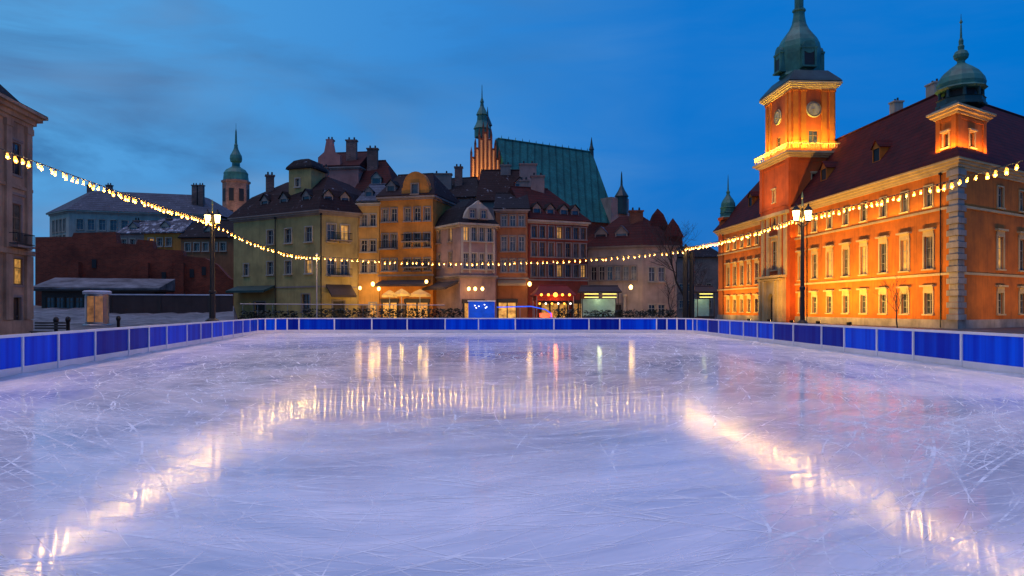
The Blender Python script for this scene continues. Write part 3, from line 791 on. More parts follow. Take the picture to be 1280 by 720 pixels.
# corner lesenes on both tower stages
def piece(name, mt, root, *boxes):
    m = MB()
    for b in boxes: m.box(*b)
    return m.build(name, M[mt], root)
for i in (0, 1, 2, 3):
    P, Q = tow[i], tow[(i + 1) % 4]; L = math.hypot(P[0] - Q[0], P[1] - Q[1])
    for s in (.62, L - .62): piece('pilaster', 'orange_dark', cas, ((*along(P, Q, s), (17.9 + T1) / 2 - .2), (1.15, .36, T1 - 18.3), ang(P, Q)))
    for zz in (18.2, 24.6): mb = MB(); mb.bar((*along(P, Q, 1.3), zz), (*along(P, Q, L - 1.3), zz), .22, .3); mb.build('moulding', M['orange_dark'], cas)
cornice(cas, tow, T1 - .5, [(.25, .25), (.3, .6), (.3, 1.0)], 'castle_trim', 'tower_ledge')
tow2 = offset(tow, -.68)
t2open = {1: [(at_edge(1, .5) - .68, 27.3, 1.5, 2.1, 'window', 'plain', 'castle_trim', 'brown_wood', 'glass')],
          0: [(at_edge(0, .5) - .68, 27.3, 1.5, 2.1, 'window', 'plain', 'castle_trim', 'brown_wood', 'glass')]}
walls(cas, tow2, T1 + .3, T2, 'orange_dark', t2open, 'tower_wall')
for i in range(4):
    P, Q = tow2[i], tow2[(i + 1) % 4]; L = math.hypot(P[0] - Q[0], P[1] - Q[1])
    for s in (.5, 1.75, L - 1.75, L - .5):
        piece('pilaster', 'orange', cas, ((*along(P, Q, s), 31.6), (.8, .34, 7.6), ang(P, Q)), ((*along(P, Q, s), 27.2), (1.0, .55, 1.2), ang(P, Q)), ((*along(P, Q, s), 35.55), (.98, .5, .3), ang(P, Q)))  # brighter plaster puts the stronger light on the pilasters into their colour
cornice(cas, tow2, T2 - .25, [(.25, .2), (.25, .45), (.25, .7), (.25, .85)], 'castle_trim', 'tower_cornice')
# balustrade round the ledge
mb = MB(); led = offset(tow, .78)
for i in range(4):
    P, Q = led[i], led[(i + 1) % 4]; L = math.hypot(P[0] - Q[0], P[1] - Q[1])
    mb.bar((*P, 27.15), (*Q, 27.15), .14, .12)
    for k in range(int(L / .4)): mb.tube((*along(P, Q, .2 + .4 * k), 26.25), (*along(P, Q, .2 + .4 * k), 27.1), .05, .05, 5, False)
mb.build('balustrade', M['castle_trim'], cas)
def clock(i, z, r):
    P, Q = tow2[i], tow2[(i + 1) % 4]; L = math.hypot(P[0] - Q[0], P[1] - Q[1])
    u = Vector((Q[0] - P[0], Q[1] - P[1], 0)).normalized(); n = Vector((u.y, -u.x, 0)); c = Vector((*along(P, Q, L / 2), z))
    m = MB(); m.tube(c - n * .05, c + n * .22, r, r, 32); m.i = 1; m.tube(c + n * .2, c + n * .26, r * .78, r * .78, 32)
    m.tube(c + n * .1, c + n * .3, r * 1.08, r * 1.0, 32, False)
    m.i = 2
    for k in range(12):
        a = math.pi / 6 * k; d = u * math.sin(a) + Vector((0, 0, 1)) * math.cos(a); m.tube(c + n * .275 + d * r * .62, c + n * .275 + d * r * .75, .05, .05, 4)
    ck = m.build('clock', [M['trim_dark'], M['clock'], M['gold']], cas)
    for nm, ln, a in (('hour_hand', .42, 4.45), ('minute_hand', .62, 3.4)):
        m = MB(); d = u * math.sin(a) + Vector((0, 0, 1)) * math.cos(a); m.tube(c + n * .29, c + n * .29 + d * r * ln, .06, .03, 5); m.build(nm, M['gold'], ck)
clock(1, 32.6, 1.15); clock(0, 32.6, 1.15)
# copper cap
tc = tuple(sum(p[k] for p in tow2) / 4 for k in (0, 1))
zc = T2 + .9
roof_levels(cas, tow2, [(-.85, zc), (-.6, zc + .4), (.3, zc + 1.5), (.7, zc + 2.0)], 'copper_dark', 'dome_skirt')
R0 = ang(tow[0], tow[1]) + R(22.5)
dm = dome(cas, 'dome', (*tc, zc + 1.9), [(2.8, 0), (3.1, .3), (2.9, .7), (3.1, 1.9), (3.28, 3.5), (3.26, 4.6), (3.08, 5.5), (2.7, 6.3), (2.1, 7.1), (1.5, 7.9), (1.1, 8.8), (.88, 10.0), (.85, 10.6), (1.05, 10.8), (1.0, 11.1), (.68, 11.2), (.68, 13.0), (.95, 13.2), (.65, 14.1), (.32, 15.1), (.13, 17.4), (.07, 20), (.02, 22.4)], 'copper', 8, R0)
for i in range(4):
    a = ang(tow[i], tow[(i + 1) % 4]); n = Vector((math.sin(a), -math.cos(a), 0)); c = Vector((*tc, zc + 2.9)) + n * (2.95)
    m = MB(); m.i = 0
    for sx in (-1, 1): m.box(tuple(c + Vector((math.cos(a), math.sin(a), 0)) * sx * 1.0 + Vector((0, 0, 1.3))), (.35, 1.3, 3.0), a)
    m.box(tuple(c + Vector((0, 0, 2.9))), (2.6, 1.4, .3), a); m.i = 1
    m.box(tuple(c + n * .3 + Vector((0, 0, 1.35))), (1.6, .5, 2.8), a); m.i = 0
    m.tube(tuple(c - n * .7 + Vector((0, 0, 3.0))), tuple(c + n * .6 + Vector((0, 0, 3.0))), 1.05, 1.05, 12)
    m.box(tuple(c + n * .55 + Vector((0, 0, -.1))), (2.3, .7, .25), a)
    m.build('lucarne', [M['copper_mid'], M['dark_open']], cas)
# portal at the tower's foot
P, Q = tow[0], tow[1]; L = math.hypot(P[0] - Q[0], P[1] - Q[1]); m = MB()
u = Vector((Q[0] - P[0], Q[1] - P[1], 0)).normalized(); n = Vector((u.y, -u.x, 0))
def pp(s, z, o): q = Vector((*along(P, Q, s), z)) + n * o; return tuple(q)
c0, rr, sp = L / 2, 1.25, 3.2
inner = [(c0 - rr, 0)] + [(c0 - rr * math.cos(math.pi * k / 10), sp + rr * math.sin(math.pi * k / 10)) for k in range(11)] + [(c0 + rr, 0)]
outer = [(c0 - 4.2, 0)] + [(c0 - 4.2 + 8.4 * k / 10, 6.9) for k in range(11)] + [(c0 + 4.2, 0)]
for k in range(len(inner) - 1):
    a, b, c, d = inner[k], inner[k + 1], outer[k + 1], outer[k]
    m.poly([pp(*a, .62), pp(*b, .62), pp(*c, .62), pp(*d, .62)][::-1]); m.poly([pp(*a, .62), pp(*a, 0), pp(*b, 0), pp(*b, .62)])
    m.poly([pp(*d, .62), pp(*c, .62), pp(*c, 0), pp(*d, 0)])
for s in (c0 - 3.5, c0 - 2.0, c0 + 2.0, c0 + 3.5): m.box(pp(s, 3.2, .8), (.6, .5, 6.4), ang(P, Q))
m.box(pp(c0, 7.05, .7), (9.2, 1.2, .35), ang(P, Q)); m.box(pp(c0, 6.6, .75), (8.8, .5, .3), ang(P, Q))
m.build('portal', M['castle_trim'], cas)
m = MB()
m.poly([pp(*q, .05) for q in inner][::-1]); dr = m.build('door', M['dark_wood'], cas)
m = MB(); m.box(pp(c0, 2.2, .09), (.12, .1, 4.4), ang(P, Q))
for zz in (.6, 1.7, 2.8): m.box(pp(c0, zz, .08), (2.3, .08, .12), ang(P, Q))
m.build('door_batten', M['brown_wood'], dr)
for f in (.12, .3, .7, .88): piece('pilaster', 'castle_trim', cas, ((*along(P, Q, L * f), 12.0), (.85, .5, 9.6), ang(P, Q)))
mb = MB()
mb.bar(pp(.2, 16.9, .15), pp(L - .2, 16.9, .15), .9, .5)
mb.build('moulding', M['castle_trim'], cas)
# ---- corner turret
i_ = offset(castle_poly, -.25); tb = Vector(i_[1])
tur = [tuple(tb + u1 * 3.3), tuple(tb), tuple(tb + u2 * 6.3), tuple(tb + u2 * 6.3 + u1 * 3.3)]
topen = {0: [(1.65, 19.0, .9, 1.5, 'window', 'arch', 'castle_trim', 'brown_wood', 'glass'), (3.6, 19.0, .9, 1.5, 'window', 'arch', 'castle_trim', 'brown_wood', 'glass')][:1],
         1: [(3.15, 19.0, 1.1, 1.6, 'window', 'arch', 'castle_trim', 'brown_wood', 'glass')]}
walls(cas, tur, 16.9, 22.3, 'orange', topen, 'turret_wall')
for i in range(4):
    P, Q = tur[i], tur[(i + 1) % 4]; L = math.hypot(P[0] - Q[0], P[1] - Q[1])
    for s in (.4, L - .4): piece('pilaster', 'orange', cas, ((*along(P, Q, s), 20.2), (.7, .22, 4.1), ang(P, Q)))
    mb = MB(); mb.bar((*along(P, Q, .8), 21.9), (*along(P, Q, L - .8), 21.9), .2, .3); mb.build('moulding', M['orange'], cas)
cornice(cas, tur, 17.45, [(.25, .4), (.2, .65)], 'trim', 'turret_ledge'); cornice(cas, tur, 22.2, [(.25, .25), (.25, .6), (.2, .85)], 'castle_trim', 'turret_cornice')
tx = tuple(sum(p[k] for p in tur) / 4 for k in (0, 1))
roof_levels(cas, tur, [(-.85, 22.9), (.25, 23.5), (.4, 23.75)], 'copper_dark', 'turret_skirt')
m = MB(); m.i = 0
for k in range(8):
    a = R(22.5 + 45 * k) ; m.tube((tx[0] + 2.0 * math.cos(a), tx[1] + 2.0 * math.sin(a), 23.6), (tx[0] + 2.0 * math.cos(a), tx[1] + 2.0 * math.sin(a), 25.5), .2, .17, 8)
m.lathe((*tx, 23.7), [(2.45, 0), (2.45, .25), (2.3, .3), (2.3, .75), (2.4, .8)], 8, R(22.5)); m.i = 1; m.lathe((*tx, 24.2), [(1.5, 0), (1.5, 1.4)], 8, R(22.5))
m.build('turret_gallery', [M['copper_dark'], M['dark_open']], cas)
dome(cas, 'turret_dome', (*tx, 25.4), [(2.2, 0), (2.5, .18), (2.25, .4), (2.35, .8), (2.2, 1.35), (1.8, 1.95), (1.15, 2.5), (.6, 2.9), (.38, 3.1), (.38, 3.3), (.68, 3.6), (.75, 3.95), (.6, 4.3), (.28, 4.5), (.33, 4.9), (.22, 5.05), (.24, 5.5), (.12, 5.8), (.07, 7.2), (.04, 7.3), (.17, 7.5), (.04, 7.8), (.02, 8.4)], 'copper', 12)
# ---- far end turret
e = Vector(A) + uAB * 1.6 - nA * 1.4
m = MB(); m.lathe((e.x, e.y, 14.5), [(1.75, 0), (1.75, 4.7), (2.0, 4.85), (2.05, 5.3)], 8); m.build('turret_wall', M['orange_dark'], cas)
m = MB(); m.lathe((e.x, e.y, 19.8), [(1.9, 0), (1.55, .3), (1.5, .9), (1.62, 1.0), (1.5, 1.1), (1.5, 1.9), (1.62, 2.0), (1.45, 2.1), (1.35, 2.9), (1.0, 3.6), (.55, 4.2), (.3, 4.7), (.38, 5.1), (.16, 5.5), (.08, 7.6), (.02, 8.6)], 12); m.build('turret_dome', M['copper'], cas)
for s in (LAB - 2.5, LAB - 32.6, 3.0):
    p = along(A, B, s); downpipe(cas, p[0] + nA.x * .12, p[1] + nA.y * .12, 0, 16.2)
# floodlights washing the castle
fl0 = None
def floodlight(s, o, edge, W, tz=8.0, label=None):
    p, u = line_off(edge[0], edge[1], -o); q = p + u * s; nin = Vector((-u.y, u.x)); a = ang(*edge)
    root = thing('floodlight', label or 'low floodlight standing on the cobbles at the foot of the castle', 'floodlight', (q.x, q.y, -.05), 'floodlights along the castle')
    m = MB(); m.box((q.x, q.y, .0), (.5, .3, .1), a); m.bar((q.x, q.y, .05), (q.x + .001, q.y, .3), .06, .06); m.build('base', M['iron'], root)
    m = MB(); m.box((q.x, q.y, .38), (.55, .28, .32), a); h = m.build('housing', M['iron'], root)
    m = MB(); c = q + nin * .15; m.box((c.x, c.y, .40), (.46, .03, .24), a); m.build('lens', M['lantern'], h)
    t = q + nin * (o + .3); c = q + nin * .5
    spot('flood', (c.x, c.y, .5), (t.x, t.y, tz), (1, .54, .07), W, 140, .8, .35)
for k in range(5): floodlight(LAB - 5.5 - 7.0 * k, 8.5, (A, B), (4600, 6200, 7600, 7600, 6000)[k], 11)
for k in range(2): floodlight(LAB - 54 - 8.5 * k, 7.0, (A, B), (6500, 6000)[k], 10)
for k in range(2): floodlight(7 + 10 * k, 8.0, (B, C), 1250, 10)
# tower ledge lamps, plus added unseen spots and string course strips
for i in range(4):
    P, Q = offset(tow, .55)[i], offset(tow, .55)[(i + 1) % 4]
    for f in (.12, .88):
        pass
    P, Q = offset(tow, 3.2)[i], offset(tow, 3.2)[(i + 1) % 4]
    L = math.hypot(P[0] - Q[0], P[1] - Q[1])
for (i, W) in ((0, 3000), (1, 5000)):
    P, Q = offset(tow, 8.0)[i], offset(tow, 8.0)[(i + 1) % 4]; q = along(P, Q, .5 * math.hypot(P[0] - Q[0], P[1] - Q[1]))
    g0 = along(tow[i], tow[(i + 1) % 4], .5 * math.hypot(tow[i][0] - tow[(i + 1) % 4][0], tow[i][1] - tow[(i + 1) % 4][1]))
    spot('tower_fill', (*q, 21.5 if i else 17.0), (*g0, 24), (1, .6, .22), W, 110, .8, .3)  # added spot hanging in mid-air off the tower
def strip(a, b, z, nrm, tilt, col, W, wid=.12):
    """area light along a ledge, no fixtures, shining up the wall"""
    l = bpy.data.lights.new('ledge_strip', 'AREA'); l.shape = 'RECTANGLE'; l.size = math.hypot(b[0] - a[0], b[1] - a[1]); l.size_y = wid; l.color = col; l.energy = W
    o = bpy.data.objects.new('ledge_strip', l); COL.objects.link(o); o.location = ((a[0] + b[0]) / 2, (a[1] + b[1]) / 2, z)
    zd = Vector((nrm[0] * math.sin(tilt), nrm[1] * math.sin(tilt), -math.cos(tilt))); xd = Vector((b[0] - a[0], b[1] - a[1], 0)).normalized(); yd = zd.cross(xd)
    o.rotation_euler = Matrix((xd, yd, zd)).transposed().to_euler()
ou = offset(castle_poly, .6)
pq = along(ou[0], ou[1], LAB - 36); strip(pq, along(ou[0], ou[1], LAB - 1.5), 12.9, (nA.x, nA.y), R(14), (1, .60, .10), 330)
strip(along(ou[0], ou[1], 2), along(ou[0], ou[1], LAB - 50), 12.9, (nA.x, nA.y), R(14), (1, .58, .10), 150)
to_ = offset(tow, .62)
for i in range(4):
    P, Q = to_[i], to_[(i + 1) % 4]; uu = (Vector(Q) - Vector(P)).normalized(); strip(P, Q, 26.5, (uu.y, -uu.x), R(10), (1, .72, .10), 1500 if i < 2 else 250)
to_ = offset(tur, .5)
for i in range(2):
    P, Q = to_[i], to_[i + 1]; uu = (Vector(Q) - Vector(P)).normalized(); strip(P, Q, 18.75, (uu.y, -uu.x), R(20), (1, .40, .05), 200)

# ================================================================== BROWN STONE BUILDING, far left
P0, P1 = (-37.3, 44.0), (-39.5, 60.0)
# facade faces +x: walk from near to far so the outside stays on the right of the walk
sb_poly = [P0, P1, (-60, 62.5), (-58, 42)]
sbp = thing('stone_building', 'ornate brown stone building with a heavy cornice at the left edge', 'building', (*P0, 0))
L = math.hypot(P0[0] - P1[0], P0[1] - P1[1])
sb_poly = sb_poly if ((P1[0] - P0[0]) * (62.5 - P1[1]) - (P1[1] - P0[1]) * (-60 - P1[0])) > 0 else sb_poly
op = []
for px in (-24, 19):
    s = s_at(P0, P1, px) if px > 0 else s_at(P0, P1, 19) - 4.6
    op += [(s, 12.6, 1.6, 2.5, 'window', 'arch', 'trim_dark', 'brown_wood', 'glass'), (s, 7.3, 1.7, 3.0, 'window', 'castle', 'trim_dark', 'brown_wood', 'glass_curtain'),
           (s, 3.9, 2.1, 2.1, 'window', 'std', 'trim_dark', 'brown_wood', 'glass_gold'), (s, 0.2, 1.5, 2.7, 'door', 'std', 'trim_dark', 'dark_wood', 'glass')]
walls(sbp, sb_poly, -.06, 17.9, 'stone_house', {0: op}, dep=.4)
cornice(sbp, sb_poly, 16.7, [(.3, .15), (.35, .35), (.3, .7), (.25, 1.0)], 'stone_house')
band(sbp, sb_poly, 6.3, 6.7, .25, 'stone_house', 'string_course'); band(sbp, sb_poly, 11.5, 11.75, .15, 'stone_house', 'string_course'); band(sbp, sb_poly, -.06, 1.1, .15, 'stone_house', 'plinth')
for s in (L - .55, L - 3.6, L - 8.2, L - 12.8):
    if s > .6:
        piece('pilaster', 'stone_house', sbp, ((*along(P0, P1, s), 11.5), (.8, .44, 9.5), ang(P0, P1)), ((*along(P0, P1, s), 16.4), (1.0, .6, .5), ang(P0, P1))); piece('pilaster', 'stone_house', sbp, ((*along(P0, P1, s), 3.7), (1.0, .5, 5.1), ang(P0, P1)))
balcony(sbp, P0, P1, s_at(P0, P1, 19), 6.9, 2.6)
roof_levels(sbp, sb_poly, [(-1.0, 17.95), (.4, 18.6), (3.2, 21.7), (6, 22.9)], 'dark_tiles')

# ================================================================== OLD TOWN HOUSES
def quad_back(P, Q, d, skew=0.0):
    u = (Vector(Q) - Vector(P)).normalized(); inn = Vector((-u.y, u.x)); return [P, Q, tuple(Vector(Q) + inn * d - u * skew), tuple(Vector(P) + inn * d + u * skew)]
def shopfront(root, P, Q, s, w, h, sign_z, lit='glass_shop', frame='dark_wood'):
    """projecting timber shop front with glazed bays"""
    x, y = along(P, Q, s); m = MB(); m.i = 0; a = ang(P, Q)
    T = Matrix.Translation((x, y, 0)) @ Matrix.Rotation(a, 4, 'Z')
    def bx(c, sz): p = T @ Vector(c); m.box(tuple(p), sz, a)
    n = max(2, round(w / 1.5))
    for i in range(n + 1): bx((-w / 2 + w * i / n, -.16, h / 2), (.16, .3, h))
    bx((0, -.18, h + .25), (w + .4, .4, .5)); bx((0, -.16, .25), (w - .17, .24, .5))
    o = m.build('shop_front', M[frame], root)
    for i in range(n):
        g_ = MB(); p = T @ Vector((-w / 2 + w * (i + .5) / n, -.12, (h + .5) / 2)); g_.box(tuple(p), (w / n - .165, .03, h - .505), a); g_.build('pane', M[lit], o)
    return o

# --- H1 olive corner house
c1 = at(400, 95); l1 = at(292, 104); r1 = at(446.5, 98.5)
ho = thing('town_house', 'olive green corner house with a brown hipped roof and small stair turret', 'house', (*c1, 0))
poly = [l1, c1, r1, (r1[0] + 3.0, r1[1] + 12), (l1[0] + 7.5, l1[1] + 13)]
zz = lambda py: gz(py, 95)
op = {0: grid(l1, c1, (338, 360.5, 386), [(zz(301), 1.25, 1.9), (zz(341), 1.2, 1.75)], panes=('glass', 'glass_curtain')) + [(s_at(l1, c1, 382.5), 1.6, 1.5, 2.3, 'window', 'std', 'trim_dark', 'brown_wood', 'glass')]
         + grid(l1, c1, (308,), [(zz(341), 1.0, 1.6)]) + [(s_at(l1, c1, 325), .0, 2.2, 2.9, 'door', 'std', 'trim', 'dark_wood', 'glass')],
      1: grid(c1, r1, (414, 431), [(zz(301), 1.2, 2.3), (zz(343), 1.2, 2.1)], panes=('glass', 'glass_curtain')) + [(s_at(c1, r1, 423), 0, 1.6, 3.0, 'door', 'std', 'trim', 'dark_wood', 'glass')]}
walls(ho, poly, -.06, 14.6, 'green_house', op)
cornice(ho, poly, 14.25, [(.2, .15), (.25, .4), (.15, .6)], 'trim_dark'); band(ho, poly, 4.8, 5.0, .1, 'trim_dark', 'string_course', [0, 1])
rf = roof_levels(ho, poly, [(-.6, 14.9), (1.7, 17.9), (5.2, 20.3)], 'brown_tiles')
balcony(ho, c1, r1, s_at(c1, r1, 423), 11.0, 3.2); balcony(ho, c1, r1, s_at(c1, r1, 423), 6.3, 3.2)
awning(ho, c1, r1, .8, math.hypot(r1[0] - c1[0], r1[1] - c1[1]) - 1.0, 5.2, 1.7, 1.4, 'dark_canvas', 'porch_roof')
awning(ho, l1, c1, s_at(l1, c1, 297), s_at(l1, c1, 344), 5.2, 2.0, .7, 'copper_dark', 'lean_to_roof')
p = along(l1, c1, s_at(l1, c1, 345.5)); downpipe(ho, p[0] - .1, p[1] - .2, 0, 14.2)
p = along(c1, r1, .2); downpipe(ho, p[0], p[1] - .15, 0, 14.2)
for px in (326, 350, 378):
    p = along(l1, c1, s_at(l1, c1, px)); u = (Vector(c1) - Vector(l1)).normalized(); dormer(ho, p[0] - u.y * .6, p[1] + u.x * .6, 15.6, ang(l1, c1), 1.5, 1.5, 2.6, 'trim_dark', 'dark_tiles')
for s in (1.3, 3.7):
    p = along(c1, r1, s); dormer(ho, p[0] - .25, p[1] + .6, 15.6, ang(c1, r1), 1.3, 1.4, 2.6, 'trim_dark', 'dark_tiles')
tp = [at(361, 100), at(389, 98.6), (at(389, 98.6)[0] + .9, 102.4), (at(361, 100)[0] + .9, 103.6)]
walls(ho, tp, 16, 21.0, 'green_house', {0: [(1.5, 18.6, .7, 1.1, 'window', 'std', 'trim', 'white_wood', 'glass')]}, 'turret_wall')
roof_levels(ho, tp, [(-.35, 21.02), (-.25, 21.35), (.5, 22.3), (1.2, 22.6)], 'dark_tiles', 'turret_roof')
chimney(rf, gx(336, 104), 104.5, 18, 20.9, 1.1, .8, .4); chimney(rf, gx(405, 104), 104, 18, 21.9, 1.2, .8)

# --- rose gabled house behind
P, Q = at(399, 113), at(448, 112)
hh = thing('town_house', 'rose pink gabled house rising behind the olive corner house', 'house', (*P, 0))
q = quad_back(P, Q, 11)
walls(hh, q, -.06, 23.6, 'rose_house', {0: grid(P, Q, (422, 436), [(gz(218, 113), 1.2, 1.9)]) + grid(P, Q, (408,), [(gz(214, 113), .9, 1.4)])})
cornice(hh, q, 23.4, [(.2, .15), (.2, .35)], 'trim_dark')
rf = roof_hip(hh, q, 23.82, 27.2, .3, .4, .4, 'red_tiles')
m = MB(); W_ = .8
for end in (P, Q):
    d = 0.0 if end is P else -.6
m.slab(P, Q, [(-.2, 23.5), (3.4, 23.5), (3.4, 25.6), (2.4, 26.2), (2.0, 28.2), (1.2, 28.2), (.8, 26.2), (-.2, 25.4)], .7)
m.build('stepped_gable', M['rose_house'], hh)
chimney(rf, gx(437, 113), 114.5, 25, 28.2, 1.6, .9, 0, 'chimney'); chimney(rf, gx(407, 113), 116, 25, 28.6, 1.0, .8, 0, 'chimney')
P, Q = at(446, 111), at(492, 110)
hh = thing('town_house', 'tall dark red roofed house behind the narrow yellow house', 'house', (*P, 0)); q = quad_back(P, Q, 10)
walls(hh, q, -.06, 19.6, 'rose_house', {0: grid(P, Q, (456,), [(17.6, 1, 1.4)])})
rf = roof_hip(hh, q, 19.6, 25.4, .4, .3, 3.4, 'red_tiles')
dormer(hh, gx(470, 111), 111.2, 20.3, 0, 1.5, 1.7, 2.6, 'trim', 'slate'); chimney(rf, gx(462, 112), 114.5, 23, 26.9, 1.6, .9, 0)

# --- H2 narrow yellow house
P, Q = at(447.5, 99), at(474, 98.6)
h2 = thing('town_house', 'narrow yellow house squeezed between the olive and the amber houses', 'house', (*P, 0)); q = quad_back(P, Q, 10)
walls(h2, q, -.06, gz(256, 99), 'yellow_house', {0: grid(P, Q, (455, 466), [(gz(283, 99), .85, 1.6), (gz(315, 99), .85, 1.6), (gz(341, 99), .85, 1.6)], panes=('glass', 'glass_curtain')) + [(s_at(P, Q, 454), 0, 1.0, 2.4, 'door', 'std', 'trim', 'brown_wood', 'glass')] + grid(P, Q, (466,), [(.9, .95, 1.9)], panes=('glass_shop',))})
cornice(h2, q, gz(258, 99), [(.2, .12), (.22, .3)], 'trim', 'cornice', [0])
rf = roof_hip(h2, q, gz(255, 99) + .25, gz(228, 102), .25, .2, .2, 'slate')
dormer(h2, gx(461, 100), 100, gz(250, 99), 0, 1.1, 1.4, 2.2, 'trim_dark', 'slate')

# --- H3 amber house with rounded attic gable
P, Q = at(474.6, 98.4), at(541, 96.5)
h3 = thing('town_house', 'amber orange house with a rounded attic gable, balconies and a dark awning', 'house', (*P, 0)); q = quad_back(P, Q, 12)
ez3 = gz(247, 97)
walls(h3, q, -.06, ez3, 'amber_house', {0: grid(P, Q, (481.5, 492.5, 509.5, 521.5, 534), [(gz(276, 97), .85, 1.75), (gz(309, 97), .85, 1.85), (gz(338, 97), .85, 1.6)], trim='trim_dark', panes=('glass', 'glass_curtain', 'glass_curtain')) + [(s_at(P, Q, 503), 0, 1.1, 2.5, 'door', 'std', 'trim', 'brown_wood', 'glass')]})
cornice(h3, q, ez3 - .25, [(.22, .15), (.25, .4)], 'trim_dark', 'cornice', [0, 1, 3]); band(h3, q, gz(345, 97), gz(343, 97), .2, 'trim_dark', 'string_course', [0])
L = math.hypot(P[0] - Q[0], P[1] - Q[1])
roof_hip(h3, q, ez3 + .22, gz(214, 101), .4, .5, 2.6, 'brown_tiles')
m = MB(); s0, s1 = s_at(P, Q, 502), s_at(P, Q, 536); cc, rr_ = (s0 + s1) / 2, (s1 - s0) / 2
ol = [(s0, ez3 + .2), (s1, ez3 + .2), (s1, ez3 + 1.4)] + [(cc + rr_ * .92 * math.cos(math.pi * k / 12), ez3 + 1.4 + 2.1 * math.sin(math.pi * k / 12)) for k in range(13)] + [(s0, ez3 + 1.4)]
m.slab(P, Q, ol, 1.2); g_ = m.build('attic_gable', M['amber_house'], h3)
x, y = along(P, Q, cc); w_ = put('window', window_mesh(.9, 1.3, 'std', 'trim_dark', 'white_wood'), h3, (x, y - .1, ez3 + .5), ang(P, Q))
pn = bpy.data.objects.new('pane', pane_mesh(.9, 1.3, 'glass')); COL.objects.link(pn); pn.parent = w_; pn.location = (0, -.17, 0); w_.location.y += -.08
balcony(h3, P, Q, s_at(P, Q, 521), gz(294, 97) - .9, 3.8); balcony(h3, P, Q, s_at(P, Q, 521), gz(326, 97) - .9, 3.6)
balcony(h3, P, Q, s_at(P, Q, 487), gz(311, 97), 2.4)
awning(h3, P, Q, .3, L - .3, gz(350, 97), 2.2, .6, 'dark_canvas')
shopfront(h3, P, Q, s_at(P, Q, 488), 2.2, 2.8, 3.2, 'glass_shop'); shopfront(h3, P, Q, s_at(P, Q, 522), 3.2, 2.8, 3.2, 'glass_gold')
dormer(h3, gx(487, 98), 99.0, ez3 + .5, ang(P, Q), 1.3, 1.5, 2.4, 'trim_dark', 'dark_tiles')
# --- H4 pinkish house, corner towards us
L4, C4, R4 = at(541.5, 98.5), at(575, 92.5), at(619, 94.5)
h4 = thing('town_house', 'pinkish grey house with a pale scrolled gable and lit ground floor windows', 'house', (*C4, 0))
poly = [L4, C4, R4, (R4[0] + .6, R4[1] + 11), (L4[0] + 2.0, L4[1] + 10)]
e4 = gz(281, 93)
walls(h4, poly, -.06, e4, 'pink_house', {0: grid(L4, C4, (549, 563), [(gz(302, 95), .9, 1.9), (gz(334, 95), .9, 1.9)], trim='trim_dark'),
      1: grid(C4, R4, (582.5, 592.5, 602.5, 612.5), [(gz(301, 93), .72, 1.8), (gz(336, 93), .72, 2.0)], trim='trim', panes=('glass', 'glass', 'glass_curtain')) + [(s_at(C4, R4, 611), 0, 1.0, 2.4, 'door', 'std', 'trim', 'brown_wood', 'glass')]})
cornice(h4, poly, e4 - .3, [(.25, .2), (.25, .5)], 'trim', 'cornice', [0, 1, 2]); cornice(h4, poly, gz(348, 93), [(.2, .2), (.2, .4)], 'trim_dark', 'string_course', [0, 1])
roof_levels(h4, poly, [(-.5, e4 + .22), (1.6, e4 + 2.6), (3.6, e4 + 4.0)], 'dark_tiles')
m = MB(); a0, a1 = s_at(C4, R4, 578.5), s_at(C4, R4, 617.5); c_ = (a0 + a1) / 2
H_ = lambda py: gz(py, 92.6)
m.slab(C4, R4, [(a0, e4 + .25), (a1, e4 + .25), (a1, H_(272)), (a1 - .35, H_(266)), (a1 - .9, H_(258)), (c_ + .6, H_(254)), (c_, H_(249)), (c_ - .6, H_(254)), (a0 + .9, H_(258)), (a0 + .35, H_(266)), (a0, H_(272))], .9)
m.build('scrolled_gable', M['trim'], h4)
u4 = (Vector(R4) - Vector(C4)).normalized(); n4 = Vector((u4.y, -u4.x))
for px in (590, 604):
    x, y = along(C4, R4, s_at(C4, R4, px)); w_ = put('window', window_mesh(.72, 1.1, 'std', 'trim_dark', 'white_wood'), h4, (x + n4.x * .26, y + n4.y * .26, H_(272)), ang(C4, R4)); w_.scale.y = .9
    pn = bpy.data.objects.new('pane', pane_mesh(.72, 1.1, 'glass')); COL.objects.link(pn); pn.parent = w_; pn.location = (0, -.06, 0)
for px in (577.5, 587.5, 607.5, 617): piece('pilaster', 'trim', h4, ((*along(C4, R4, s_at(C4, R4, px)), (e4 + gz(345, 93)) / 2), (.3, .24, e4 - gz(345, 93) - .8), ang(C4, R4)))
shopfront(h4, C4, R4, s_at(C4, R4, 591), 2.6, 2.7, 3, 'glass_gold')
awning(h4, L4, C4, .6, math.hypot(L4[0] - C4[0], L4[1] - C4[1]) - .3, gz(352, 95), 2.0, .8, 'dark_canvas')

